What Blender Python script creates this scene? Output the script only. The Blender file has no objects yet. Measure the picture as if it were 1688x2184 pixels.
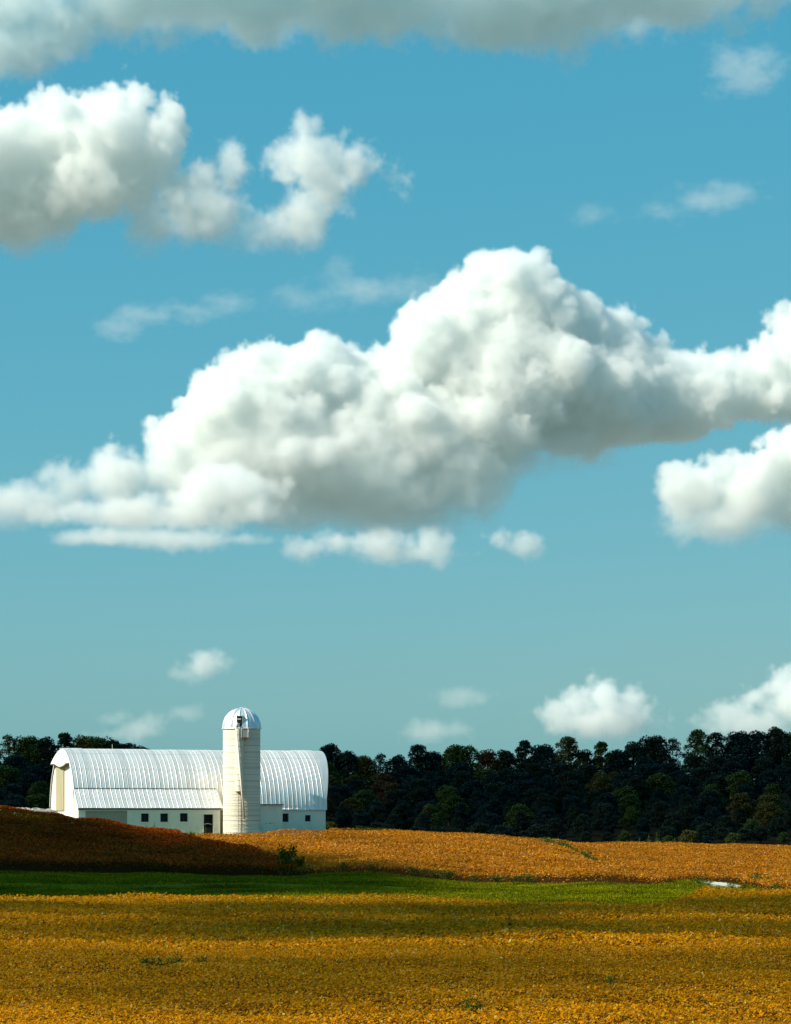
import bpy, bmesh, math, random
import numpy as np
from mathutils import Vector, Matrix

# ------------------------------------------------------------------ camera, sky, sun, exposure
sc = bpy.context.scene
COL = sc.collection
F, HY, CX = 5200.0, 1717.0, 844.0        # focal length / horizon / centre, in the 1688 x 2184 viewing frame
EYE = 6.9
cam = bpy.data.cameras.new('camera')
cam_ob = bpy.data.objects.new('camera', cam)
COL.objects.link(cam_ob)
sc.camera = cam_ob
cam_ob.location = (0, 0, EYE)
cam_ob.rotation_euler = (math.pi / 2, 0, 0)
cam.sensor_fit = 'VERTICAL'
cam.sensor_height = 36
cam.lens = 36 * F / 2184
cam.shift_y = (HY - 1092) / 2184
cam.clip_start = 0.5
cam.clip_end = 80000

SUN_AZ, SUN_EL = math.radians(-114), math.radians(38)
SUN = Vector((math.sin(SUN_AZ) * math.cos(SUN_EL), math.cos(SUN_AZ) * math.cos(SUN_EL), math.sin(SUN_EL)))
world = bpy.data.worlds.new('World')
sc.world = world
world.use_nodes = True
wn = world.node_tree
sky = wn.nodes.new('ShaderNodeTexSky')
sky.sky_type = 'NISHITA'
sky.sun_disc = False
sky.sun_elevation = SUN_EL
sky.sun_rotation = SUN_AZ
sky.altitude = 0
sky.air_density = 1.0
sky.dust_density = 1.0
sky.ozone_density = 1.0
# colour response of the film: the sky keeps its gradient but leans to teal
sep = wn.nodes.new('ShaderNodeSeparateColor')
comb = wn.nodes.new('ShaderNodeCombineColor')
wn.links.new(sky.outputs[0], sep.inputs[0])
for i, (gam, scale) in enumerate(((1.12, 0.405), (0.38, 0.450), (0.28, 0.535))):
    p_ = wn.nodes.new('ShaderNodeMath')
    p_.operation = 'POWER'
    p_.inputs[1].default_value = gam
    q_ = wn.nodes.new('ShaderNodeMath')
    q_.operation = 'MULTIPLY'
    q_.inputs[1].default_value = scale * 0.1 ** (gam - 1)
    wn.links.new(sep.outputs[i], p_.inputs[0])
    wn.links.new(p_.outputs[0], q_.inputs[0])
    if i == 0:
        red = q_
    if i == 2:                          # low sky is greener: take some blue away with the red glow
        w_ = wn.nodes.new('ShaderNodeMath')
        w_.operation = 'MULTIPLY_ADD'
        w_.inputs[1].default_value = -0.36
        wn.links.new(red.outputs[0], w_.inputs[0])
        wn.links.new(q_.outputs[0], w_.inputs[2])
        q_ = w_
    wn.links.new(q_.outputs[0], comb.inputs[i])
wn.links.new(comb.outputs[0], wn.nodes['Background'].inputs[0])
wn.nodes['Background'].inputs[1].default_value = 0.10

sun_d = bpy.data.lights.new('sun', 'SUN')
sun_d.energy = 5.0
sun_d.angle = math.radians(0.5)
sun_d.color = (1.0, 0.93, 0.79)
sun_ob = bpy.data.objects.new('sun', sun_d)
COL.objects.link(sun_ob)
sun_ob.rotation_euler = SUN.to_track_quat('Z', 'Y').to_euler()
sun_ob.location = (-60, -40, 90)

vs = sc.view_settings
vs.view_transform = 'Standard'
vs.look = 'None'
vs.exposure = 0.45
vs.gamma = 1.0
vs.use_curve_mapping = False
cy = sc.cycles
cy.use_denoising = True
cy.max_bounces = 24
cy.diffuse_bounces = 4
cy.glossy_bounces = 3
cy.transmission_bounces = 4
cy.volume_bounces = 24
cy.transparent_max_bounces = 16
cy.volume_step_rate = 3.5
cy.use_adaptive_sampling = True
cy.adaptive_threshold = 0.02

rnd = random.Random(7)
rng = np.random.default_rng(7)


# ------------------------------------------------------------------ helpers
def link(o, parent=None):
    COL.objects.link(o)
    if parent is not None:
        o.parent = parent
    return o


def tag(o, label, cat, group=None, kind=None):
    o['label'] = label
    o['category'] = cat
    if group:
        o['group'] = group
    if kind:
        o['kind'] = kind
    return o


def empty(name, loc=(0, 0, 0), rz=0.0):
    o = bpy.data.objects.new(name, None)
    o.empty_display_size = 0.5
    o.location = loc
    o.rotation_euler = (0, 0, rz)
    return link(o)


def np_mesh(name, verts, faces, mat=None, smooth=False, attrs=None):
    """verts (N,3), faces (M,k) with one k for all."""
    me = bpy.data.meshes.new(name)
    verts = np.asarray(verts, np.float32)
    faces = np.asarray(faces, np.int32)
    k = faces.shape[1]
    me.vertices.add(len(verts))
    me.vertices.foreach_set('co', verts.ravel())
    me.loops.add(faces.size)
    me.loops.foreach_set('vertex_index', faces.ravel())
    me.polygons.add(len(faces))
    me.polygons.foreach_set('loop_start', np.arange(0, faces.size, k, dtype=np.int32))
    me.polygons.foreach_set('loop_total', np.full(len(faces), k, np.int32))
    if smooth:
        me.polygons.foreach_set('use_smooth', np.ones(len(faces), bool))
    for nm, (dom, arr) in (attrs or {}).items():
        a = me.attributes.new(nm, 'FLOAT', dom)
        a.data.foreach_set('value', np.asarray(arr, np.float32).ravel())
    me.update(calc_edges=True)
    if mat:
        me.materials.append(mat)
    return me


def mesh_obj(name, me, parent=None, loc=(0, 0, 0)):
    o = bpy.data.objects.new(name, me)
    o.location = loc
    return link(o, parent)


class MB:
    """Collects shapes and links them as one mesh object."""
    def __init__(self):
        self.bm = bmesh.new()

    def box(self, lo, hi, bevel=0.0):
        v = [self.bm.verts.new((x, y, z)) for z in (lo[2], hi[2]) for y in (lo[1], hi[1]) for x in (lo[0], hi[0])]
        for f in ((0, 2, 3, 1), (4, 5, 7, 6), (0, 1, 5, 4), (2, 6, 7, 3), (0, 4, 6, 2), (1, 3, 7, 5)):
            self.bm.faces.new([v[i] for i in f])
        return self

    def tube(self, pts, r, n=10, caps=True):
        pts = [Vector(p) for p in pts]
        rings = []
        for i, p in enumerate(pts):
            d = (pts[min(i + 1, len(pts) - 1)] - pts[max(i - 1, 0)]).normalized()
            up = Vector((0, 0, 1)) if abs(d.z) < 0.95 else Vector((1, 0, 0))
            a = d.cross(up).normalized()
            b = a.cross(d)
            rr = r[i] if isinstance(r, (list, tuple)) else r
            rings.append([self.bm.verts.new(p + (a * math.cos(t) + b * math.sin(t)) * rr)
                          for t in [2 * math.pi * k / n for k in range(n)]])
        for i in range(len(rings) - 1):
            for k in range(n):
                self.bm.faces.new((rings[i][k], rings[i][(k + 1) % n], rings[i + 1][(k + 1) % n], rings[i + 1][k]))
        if caps:
            self.bm.faces.new(rings[0])
            self.bm.faces.new(rings[-1][::-1])
        return self

    def lathe(self, prof, n=48):
        """prof: (r, z) list, closed around z."""
        rings = [[self.bm.verts.new((r * math.cos(2 * math.pi * k / n), r * math.sin(2 * math.pi * k / n), z)) for k in range(n)] for r, z in prof]
        for i in range(len(rings) - 1):
            for k in range(n):
                self.bm.faces.new((rings[i][k], rings[i][(k + 1) % n], rings[i + 1][(k + 1) % n], rings[i + 1][k]))
        return self

    def poly(self, pts):
        self.bm.faces.new([self.bm.verts.new(p) for p in pts])
        return self

    def prism(self, pts, d):
        """polygon pts extruded by the vector d."""
        a = [self.bm.verts.new(p) for p in pts]
        b = [self.bm.verts.new(Vector(p) + Vector(d)) for p in pts]
        self.bm.faces.new(a[::-1])
        self.bm.faces.new(b)
        n = len(a)
        for i in range(n):
            self.bm.faces.new((a[i], a[(i + 1) % n], b[(i + 1) % n], b[i]))
        return self

    def mesh(self, name, mat, smooth=False):
        bmesh.ops.recalc_face_normals(self.bm, faces=self.bm.faces)
        me = bpy.data.meshes.new(name)
        self.bm.to_mesh(me)
        self.bm.free()
        me.materials.append(mat)
        if smooth:
            for p in me.polygons:
                p.use_smooth = True
        return me

    def build(self, name, mat, parent=None, loc=(0, 0, 0), smooth=False):
        return mesh_obj(name, self.mesh(name, mat, smooth), parent, loc)


class NT:
    """Small shader-graph helper."""
    def __init__(self, name):
        self.m = bpy.data.materials.new(name)
        self.m.use_nodes = True
        self.t = self.m.node_tree
        self.b = self.t.nodes['Principled BSDF']
        self.out = self.t.nodes['Material Output']

    def n(self, typ, **kw):
        nd = self.t.nodes.new(typ)
        for k, v in kw.items():
            if k.startswith('i_'):
                nd.inputs[k[2:].replace('_', ' ')].default_value = v
            else:
                setattr(nd, k, v)
        return nd

    def l(self, a, b):
        self.t.links.new(a, b)

    def noise(self, scale, detail=4, rough=0.55, coord='Object', stretch=None):
        tc = self.n('ShaderNodeTexCoord')
        src = tc.outputs[coord]
        if stretch:
            mp = self.n('ShaderNodeMapping')
            mp.inputs['Scale'].default_value = stretch
            self.l(src, mp.inputs[0])
            src = mp.outputs[0]
        nz = self.n('ShaderNodeTexNoise', i_Scale=scale, i_Detail=detail, i_Roughness=rough)
        self.l(src, nz.inputs['Vector'])
        return nz.outputs[0]

    def ramp(self, fac, stops):
        r = self.n('ShaderNodeValToRGB')
        e = r.color_ramp.elements
        while len(e) < len(stops):
            e.new(0.5)
        for i, (p, c) in enumerate(stops):
            e[i].position = p
            e[i].color = (*c, 1)
        self.l(fac, r.inputs[0])
        return r.outputs[0]

    def mix(self, fac, a, b, mode='MIX'):
        m = self.n('ShaderNodeMix', data_type='RGBA', blend_type=mode)
        for s, v in ((0, fac), (6, a), (7, b)):
            if hasattr(v, 'is_output'):
                self.l(v, m.inputs[s])
            else:
                m.inputs[s].default_value = v if s == 0 else (*v, 1)
        return m.outputs[2]

    def math(self, op, a, b=0.0):
        m = self.n('ShaderNodeMath', operation=op)
        for s, v in ((0, a), (1, b)):
            if hasattr(v, 'is_output'):
                self.l(v, m.inputs[s])
            else:
                m.inputs[s].default_value = v
        return m.outputs[0]

    def bump(self, h, strength=0.3, dist=0.02):
        b = self.n('ShaderNodeBump', i_Strength=strength, i_Distance=dist)
        self.l(h, b.inputs['Height'])
        self.l(b.outputs[0], self.b.inputs['Normal'])

    def color(self, c):
        if hasattr(c, 'is_output'):
            self.l(c, self.b.inputs['Base Color'])
        else:
            self.b.inputs['Base Color'].default_value = (*c, 1)

    def set(self, **kw):
        for k, v in kw.items():
            self.b.inputs[k.replace('_', ' ')].default_value = v
        return self


def attr(t, name):
    a = t.n('ShaderNodeAttribute')
    a.attribute_name = name
    return a.outputs['Fac']


def plain(name, c, rough=0.8, metallic=0.0, var=0.15, scale=3.0):
    t = NT(name)
    nz = t.noise(scale, 5)
    t.color(t.mix(nz, tuple(v * (1 - var) for v in c), tuple(min(1, v * (1 + var)) for v in c)))
    t.set(Roughness=rough, Metallic=metallic)
    return t.m


# ------------------------------------------------------------------ terrain
CROP = 0.65


def g(py, D, crop=0):
    return EYE - (py - HY) * D / F - CROP * crop


HILL = [(-3000, 9), (0, 10), (300, 6), (700, 6), (1000, 6.5), (1300, 8), (1700, 12.5), (4000, 12)]


def tail(px):
    h = float(np.interp(px, [a for a, b in HILL], [b for a, b in HILL]))
    return [(480, -1.0), (520, 0.3), (560, 0.35 * h), (640, h), (720, h + 1.5), (1000, h), (2500, 2), (14000, 0)]


NEARP = [(-600, 5.2), (6, 5.2), (14, 4.2), (30, 1.6), (45, 0.2), (60, 0.0), (100, -0.05), (150, 0.0)]
COLS = {
    0: [(168, 0.05), (174, 0.4), (195, g(1860, 195)), (212, g(1800, 212, 1.5)), (225, g(1750, 225, 1.5)), (236, g(1722, 236, 1.5)), (246, 5.9), (262, g(1729, 262)), (285, 5.4), (330, 3)],
    110: [(168, 0.05), (174, 0.4), (195, g(1861, 195)), (212, g(1806, 212, 1.5)), (225, g(1758, 225, 1.5)), (234, g(1735, 234, 1.5)), (246, 5.5), (262, g(1729, 262)), (285, 5.2), (330, 3)],
    170: [(168, 0.05), (174, 0.4), (195, g(1862, 195)), (212, g(1812, 212, 1.5)), (225, g(1764, 225, 1.5)), (232, g(1745, 232, 1.5)), (246, 4.4), (262, 3.6), (285, 3.6), (330, 2.5)],
    330: [(168, 0.05), (174, 0.4), (195, g(1864, 195)), (212, g(1818, 212, 1.5)), (226, g(1778, 226, 1.5)), (234, 3.55), (250, 3.4), (285, 3.4), (330, 2)],
    500: [(168, 0.05), (174, 0.4), (196, g(1866, 196)), (208, g(1822, 208, 1.5)), (217, g(1801, 217, 1.5)), (226, 2.55), (256, g(1777, 256, 1)), (285, 3.4), (330, 2)],
    640: [(167, 0.05), (174, 0.35), (197, g(1864, 197)), (204, g(1838, 204, 1.5)), (212, 1.75), (230, 2.4), (258, g(1774, 258, 1)), (285, 3.4), (330, 1.5)],
    800: [(167, 0.05), (174, 0.35), (200, g(1858, 200)), (230, 2.45), (258, g(1773, 258, 1)), (280, 3.5), (300, 3.0), (340, 1.0)],
    1000: [(161, 0.0), (172, 0.2), (194, g(1878, 194)), (230, 2.15), (262, g(1777, 262, 1)), (280, 2.9), (340, 0.5)],
    1150: [(158, 0.0), (172, 0.2), (190, g(1882, 190)), (225, 1.75), (264, g(1789, 264, 1)), (280, 2.3), (340, 0.3)],
    1300: [(154, 0.0), (170, 0.2), (187, g(1882, 187)), (205, 1.2), (222, g(1838, 222, 1)), (231, 0.55), (262, 1.25), (300, g(1797, 300, 1)), (350, 0.4)],
    1450: [(151, 0.0), (170, 0.1), (186, g(1886, 186)), (215, 0.6), (260, 0.95), (300, g(1799, 300, 1)), (350, 0.3)],
    1600: [(151, 0.0), (178, 0.0), (195, g(1895, 195)), (205, g(1886, 205)), (230, 0.45), (300, g(1802, 300, 1)), (350, 0.2)],
    1700: [(151, 0.0), (176, 0.1), (186, g(1878, 186, 1)), (205, 0.3), (230, 0.45), (300, g(1806, 300, 1)), (350, 0.2)],
}
COLS[-1200] = COLS[0]
COLS[2600] = COLS[1700]
CK = sorted(COLS)
DG = np.concatenate([np.arange(-600, 60, 12.0), np.arange(60, 150, 2.5), np.arange(150, 310, 0.8), np.arange(310, 480, 5), np.arange(480, 760, 8),
                     np.array([800, 900, 1000, 1300, 1700, 2500, 4000, 7000, 14000, 30000])])
TAB = np.array([np.interp(DG, *zip(*(NEARP + COLS[k] + tail(k)))) for k in CK])


def smooth_rows(t):
    k = np.array([1, 2, 3, 2, 1.0])
    k /= k.sum()
    o = t.copy()
    o[:, 2:-2] = sum(k[i] * t[:, i:t.shape[1] - 4 + i] for i in range(5))
    m = (DG > 60) & (DG < 470)
    t2 = t.copy()
    t2[:, m] = o[:, m]
    return t2


TAB = smooth_rows(smooth_rows(TAB))


def height(px, D):
    """Ground height under the direction px at depth D (arrays)."""
    px = np.asarray(px, float)
    D = np.asarray(D, float)
    px, D = np.broadcast_arrays(px, D)
    ci = np.clip(np.searchsorted(CK, px) - 1, 0, len(CK) - 2)
    ck = np.array(CK, float)
    f = np.clip((px - ck[ci]) / (ck[ci + 1] - ck[ci]), 0, 1)
    f = f * f * (3 - 2 * f)
    di = np.clip(np.searchsorted(DG, D) - 1, 0, len(DG) - 2)
    e = np.clip((D - DG[di]) / (DG[di + 1] - DG[di]), 0, 1)
    z = ((TAB[ci, di] * (1 - e) + TAB[ci, di + 1] * e) * (1 - f) + (TAB[ci + 1, di] * (1 - e) + TAB[ci + 1, di + 1] * e) * f)
    x = (px - CX) / F * D
    fade = np.clip((D - 40) / 40, 0, 1) * np.clip((700 - D) / 300, 0, 1)
    z = z + fade * (0.10 * np.sin(x * 0.17 + D * 0.05) * np.sin(D * 0.11 + 1.0) + 0.06 * np.sin(x * 0.41 + 2 + D * 0.23))
    # old wheel track: a shallow rut with a small bank in the grass strip
    w = np.clip((1000 - px) / 350, 0, 1)
    z = z - w * 0.42 * np.exp(-((D - 186.0) / 1.3) ** 2) + w * 0.20 * np.exp(-((D - 182.4) / 1.2) ** 2)
    c = np.interp(px, [1150, 1300, 1420], [262, 230, 206])
    v = np.interp(px, [1130, 1190, 1330, 1410], [0, 1, 1, 0])
    z = z - v * 0.08 * np.exp(-((D - c) / 3.5) ** 2) + v * 0.15 * np.exp(-((D - c + 9) / 5.0) ** 2)
    return z


def at(px, D, dz=0.0):
    return Vector(((px - CX) / F * D, D, float(height(px, D)) + dz))


def pix(x, y):
    return x / y * F + CX


ip = np.interp


def near_far(px):          # far edge of the near crop
    return ip(px, [-3000, 0, 700, 1000, 1300, 1385, 1420, 1440, 1465, 1500, 1700, 4000], [169, 169, 167, 161, 155, 152, 153.5, 160, 170, 176, 178, 178])


def far_front(px):         # front edge of the far crops
    return ip(px, [-3000, 0, 640, 700, 1000, 1150, 1300, 1400, 1440, 1480, 1570, 1612, 1640, 1700, 4000], [196, 196, 197, 201, 194, 190, 187, 186, 199, 207, 208, 200, 184, 183, 183])


def far_back(px):          # back edge of the far crops
    return ip(px, [-3000, 60, 120, 200, 330, 470, 480, 560, 700, 712, 4000], [246, 244, 241, 239, 244, 256, 257.5, 260, 264, 325, 325])


# terrain sheet
u_in = (np.arange(-140, 1850, 12.0) - CX) / F
u_out = np.array([0.22, 0.26, 0.32, 0.42, 0.6, 0.9, 1.4, 2.2, 4.0])
U = np.concatenate([-u_out[::-1] + 0.0, u_in, u_out])
U = np.unique(U)
UU, DD = np.meshgrid(U, DG)
PX = UU * F + CX
XX = UU * np.maximum(DD, 60)
ZZ = height(PX, DD)
verts = np.stack([XX, DD, ZZ], -1).reshape(-1, 3)
nr, nc = UU.shape
i0 = (np.arange(nr - 1)[:, None] * nc + np.arange(nc - 1)[None, :]).ravel()
faces = np.stack([i0, i0 + 1, i0 + nc + 1, i0 + nc], -1)
grass_m = ((DD > near_far(PX) + 0.5) & (DD < far_front(PX) - 1.2)) | ((DD > far_back(PX) + 0.5) & (DD < 470)) | (DD < 50)
wood_m = DD > 470
gt = NT('ground_soil_and_grass')
gz = attr(gt, 'grass')
nz1 = gt.noise(0.35, 6, 0.6)
nz2 = gt.noise(6.0, 4, 0.6)
soil = gt.ramp(nz2, [(0.3, (0.025, 0.012, 0.004)), (0.7, (0.075, 0.038, 0.010))])
gcol = gt.ramp(nz1, [(0.32, (0.055, 0.07, 0.001)), (0.5, (0.12, 0.15, 0.001)), (0.64, (0.24, 0.24, 0.003))])
gst = gt.noise(1.0, 5, 0.62, stretch=(0.12, 0.45, 0.1))
gcol = gt.mix(gt.ramp(gst, [(0.42, (0, 0, 0)), (0.66, (0.9, 0.9, 0.9))]), gcol, (0.40, 0.44, 0.5), 'MULTIPLY')
gcol = gt.mix(gt.math('MULTIPLY', nz2, 0.5), gcol, (0.035, 0.045, 0.002))
gcol = gt.mix(gt.math('MULTIPLY', attr(gt, 'track'), gt.ramp(gt.noise(0.8, 5, .7), [(0.38, (0, 0, 0)), (0.6, (.8, .8, .8))])), gcol, (0.22, 0.18, 0.05))
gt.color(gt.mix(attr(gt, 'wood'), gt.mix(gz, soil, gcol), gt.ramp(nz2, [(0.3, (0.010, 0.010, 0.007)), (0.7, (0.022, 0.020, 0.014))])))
farc = gt.b.inputs['Base Color'].links[0].from_socket
gt.color(gt.mix(attr(gt, 'far'), farc, gt.ramp(gt.noise(0.004, 3), [(0.35, (0.15, 0.18, 0.16)), (0.65, (0.23, 0.24, 0.22))])))  # unseen ground beyond the wood, paled to bounce light onto cloud undersides
gt.set(Roughness=0.95)
gt.b.inputs['Specular IOR Level'].default_value = 0.0
gt.bump(nz2, 0.6, 0.08)
ground_me = np_mesh('ground', verts, faces, gt.m, True, {'grass': ('POINT', grass_m.astype(float)), 'wood': ('POINT', wood_m.astype(float)), 'track': ('POINT', np.clip(1.15 - np.abs(DD - 182.2) / 0.9, 0, 1) * np.clip((1000 - PX) / 250, 0, 1)), 'far': ('POINT', ((DD > 720) | (DD < 40)).astype(float))})
ground = mesh_obj('ground', ground_me)
tag(ground, 'rolling farmland ground under the crops and grass', 'ground', kind='structure')

# ------------------------------------------------------------------ crops and grass (uncountable leaves)


def leaf_mat(name, stops, patch=None, transl=0.25, nscale=0.12, drift=None):
    t = NT(name)
    a = attr(t, 'rnd')
    c = t.ramp(a, stops)
    if patch:
        nz = t.noise(nscale, 4, 0.6)
        f = t.n('ShaderNodeMapRange')
        f.inputs['From Min'].default_value = 0.5
        f.inputs['From Max'].default_value = 0.72
        t.l(nz, f.inputs[0])
        c = t.mix(t.math('MULTIPLY', f.outputs[0], patch[1]), c, patch[0])
    if drift:
        nz = t.noise(1.0, 5, 0.62, stretch=drift[2])
        f = t.n('ShaderNodeMapRange')
        f.inputs['From Min'].default_value = 0.42
        f.inputs['From Max'].default_value = 0.66
        t.l(nz, f.inputs[0])
        c = t.mix(t.math('MULTIPLY', f.outputs[0], drift[1]), c, drift[0], 'MULTIPLY')
    t.color(c)
    t.set(Roughness=0.65)
    t.b.inputs['Specular IOR Level'].default_value = 0.03
    tr = t.n('ShaderNodeBsdfTranslucent')
    t.l(c, tr.inputs[0])
    ms = t.n('ShaderNodeMixShader')
    ms.inputs[0].default_value = transl
    t.l(t.b.outputs[0], ms.inputs[1])
    t.l(tr.outputs[0], ms.inputs[2])
    t.l(ms.outputs[0], t.out.inputs['Surface'])
    return t.m


def leaf_field(name, pos, size, flat, mat, rn=None, aspect=(0.6, 1.5)):
    """One kite-shaped leaf per position: pos (N,3), size (N), flat 0..1 (1 = lying flat)."""
    n = len(pos)
    az = rng.uniform(0, 2 * np.pi, n)
    tilt = (1 - flat) * rng.uniform(-1.4, 1.4, n) + flat * rng.normal(0, 0.35, n)
    d = np.stack([np.cos(az), np.sin(az), np.zeros(n)], -1)
    e = np.stack([-np.sin(az) * np.cos(tilt), np.cos(az) * np.cos(tilt), np.sin(tilt)], -1)
    roll = rng.normal(0, 0.5, n)
    d = d * np.cos(roll)[:, None] + np.array([0, 0, 1.0]) * np.sin(roll)[:, None]
    asp = rng.uniform(*aspect, n)
    a = d * (size * asp)[:, None] * 0.5
    b = e * (size)[:, None] * 0.5
    v = np.stack([pos - a, pos - b * 0.8 + a * 0.1, pos + a, pos + b * 0.8 + a * 0.1], 1).reshape(-1, 3)
    f = np.arange(4 * n).reshape(n, 4)
    r = rng.uniform(0, 1, n) if rn is None else rn
    return np_mesh(name, v, f, mat, False, {'rnd': ('FACE', r)})


def scatter(d0, d1, p0, p1, per_m2, mask):
    """Random ground points with even density over the wedge px p0..p1, depth d0..d1."""
    u0, u1 = (p0 - CX) / F, (p1 - CX) / F
    area = (u1 - u0) * (d1 ** 2 - d0 ** 2) / 2
    n = int(area * per_m2)
    D = np.sqrt(rng.uniform(d0 ** 2, d1 ** 2, n))
    px = rng.uniform(p0, p1, n)
    k = mask(px, D)
    return px[k], D[k]


def wob(px, D, s=1.0):
    x = (px - CX) / F * D
    return s * (np.sin(x * 1.3 + D * 0.4) * 0.5 + np.sin(x * 3.1 + 1 + D) * 0.3 + np.sin(x * 0.45 + 2) * 0.6)


def crop_field(name, label, px, D, size, mat, hgt=CROP, rowsep=0.76, flat=0.7, rn=None):
    x = (px - CX) / F * D
    z = height(px, D)
    n = len(px)
    clump = 0.10 * np.sin(x * 0.55 + np.sin(D * .31) * 2.1) * np.sin(D * .43 + 1.7 * np.sin(x * .23)) + 0.06 * np.sin(x * 5.1 + np.sin(D * 3.7) * 2) + 0.05 * np.sin(D * 6.3 + x * 2.2) + 0.05 * np.sin(x * 0.9 + D * 0.7)
    # upper leaves are many, lower ones fewer; crops thin out to the ground at their edge
    hh = hgt + clump - np.abs(rng.normal(0, 0.13, n)) * rng.choice([1, 1, 1, 2.6], n)
    pos = np.stack([x, D, z + np.maximum(hh, 0.04)], -1)
    me = leaf_field(name, pos, size * rng.uniform(0.6, 1.4, n), flat, mat, rn)
    o = mesh_obj(name, me)
    return tag(o, label, 'crop', kind='stuff')


gold = leaf_mat('golden_soybean_leaf', [(0.0, (0.20, 0.065, 0.002)), (0.15, (0.55, 0.20, 0.003)), (0.55, (0.80, 0.315, 0.004)), (0.82, (0.86, 0.42, 0.006)), (0.93, (0.50, 0.27, 0.006)), (1.0, (0.90, 0.66, 0.20))],
                ((0.42, 0.225, 0.003), 0.5), 0.5, nscale=0.25, drift=((0.50, 0.55, 0.5), 0.75, (0.07, 0.16, 0.1)))
tan_ = leaf_mat('ripe_soybean_leaf', [(0.0, (0.20, 0.06, 0.003)), (0.2, (0.48, 0.165, 0.006)), (0.6, (0.66, 0.235, 0.008)), (0.9, (0.74, 0.31, 0.025)), (1.0, (0.82, 0.52, 0.20))],
                ((0.52, 0.225, 0.005), 0.6), 0.42, nscale=0.22, drift=((0.50, 0.46, 0.4), 0.8, (0.13, 0.22, 0.1)))
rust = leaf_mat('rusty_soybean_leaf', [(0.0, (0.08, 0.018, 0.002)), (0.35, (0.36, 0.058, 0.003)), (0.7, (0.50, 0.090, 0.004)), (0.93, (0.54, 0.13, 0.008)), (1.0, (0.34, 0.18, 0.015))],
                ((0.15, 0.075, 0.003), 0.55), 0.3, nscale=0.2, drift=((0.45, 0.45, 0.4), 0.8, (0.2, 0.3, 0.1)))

P0_, P1_ = -70, 1760
px, D = scatter(58, 110, P0_ - 190, P1_ + 190, 165, lambda p, d: d < near_far(p) + wob(p, d, .35))
px2, D2 = scatter(110, 181, P0_ - 110, P1_ + 110, 72, lambda p, d: d < near_far(p) + wob(p, d, .35))
sz = np.concatenate([np.full(len(px), 0.093), np.full(len(px2), 0.145)])
crop_field('soybean_crop', 'golden ripening soybean crop filling the foreground field', np.concatenate([px, px2]), np.concatenate([D, D2]), sz, gold)


def drain(px, D):          # weedy waterway between the two folds of the far field
    c = ip(px, [1150, 1300, 1420], [262, 231, 206])
    w = ip(px, [1140, 1160, 1300, 1400], [0, 3.5, 4.5, 0])
    return (np.abs(D - c) < w) & (px > 1140) & (px < 1410)


def hill_end(D):           # the rusty crop on the left hill gives way to the paler crop
    return ip(D, [190, 205, 217, 226, 240, 260], [655, 640, 520, 420, 360, 300])


inside = lambda p, d: (d > far_front(p) + wob(p, d, .45)) & (d < far_back(p)) & ~drain(p, d)
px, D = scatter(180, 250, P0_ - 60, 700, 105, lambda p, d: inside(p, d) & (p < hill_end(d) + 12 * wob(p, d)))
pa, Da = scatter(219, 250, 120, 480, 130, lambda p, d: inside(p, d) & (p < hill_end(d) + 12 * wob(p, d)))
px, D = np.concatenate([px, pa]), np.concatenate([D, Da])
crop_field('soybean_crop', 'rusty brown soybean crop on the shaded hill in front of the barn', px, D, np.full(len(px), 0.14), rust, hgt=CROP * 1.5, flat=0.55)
px, D = scatter(182, 325, 250, P1_ + 70, 56, lambda p, d: inside(p, d) & (p >= hill_end(d) + 12 * wob(p, d)))
crop_field('soybean_crop', 'sunlit tan soybean crop between the barn and the grass strip', px, D, np.full(len(px), 0.145), tan_, flat=0.6)

grass_mat = leaf_mat('grass_blade', [(0.0, (0.06, 0.075, 0.001)), (0.5, (0.145, 0.16, 0.001)), (0.85, (0.22, 0.215, 0.002)), (1.0, (0.40, 0.32, 0.02))], ((0.34, 0.27, 0.004), 0.6), 0.3, 0.3, ((0.38, 0.42, 0.5), 0.9, (0.12, 0.45, 0.1)))
px, D = scatter(148, 212, P0_, P1_, 75, lambda p, d: (d > near_far(p) - .3 + wob(p, d, .4)) & (d < far_front(p) - .8 + wob(p, d, .4)) & ~((np.abs(d - 182.2 - .3 * wob(p, d)) < .5) & (p < 950 + 60 * wob(p, d)) & (rng.uniform(size=len(p)) < .75)) & ~((np.abs(d - 186.2) < .9) & (p < 930)))
n = len(px)
x = (px - CX) / F * D
hgt = rng.uniform(0.05, 0.13, n) * (1 + 0.5 * np.sin(x * 0.8 + D * 0.6) * np.sin(D * 1.1))
z = height(px, D)
az = rng.uniform(0, 2 * np.pi, n)
w = rng.uniform(0.03, 0.06, n)
lean = rng.uniform(0.0, 0.1, n)
base = np.stack([x, D, z - 0.01], -1)
d2 = np.stack([np.cos(az), np.sin(az), 0 * az], -1)
tip = base + np.stack([-np.sin(az) * lean, np.cos(az) * lean, hgt], -1)
v = np.stack([base - d2 * w[:, None], base + d2 * w[:, None], tip], 1).reshape(-1, 3)
gme = np_mesh('grass', v, np.arange(3 * n).reshape(n, 3), grass_mat, False, {'rnd': ('FACE', rng.uniform(0, 1, n))})
tag(mesh_obj('grass', gme), 'short green grass in the waterway strip between the fields', 'grass', kind='stuff')

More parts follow.
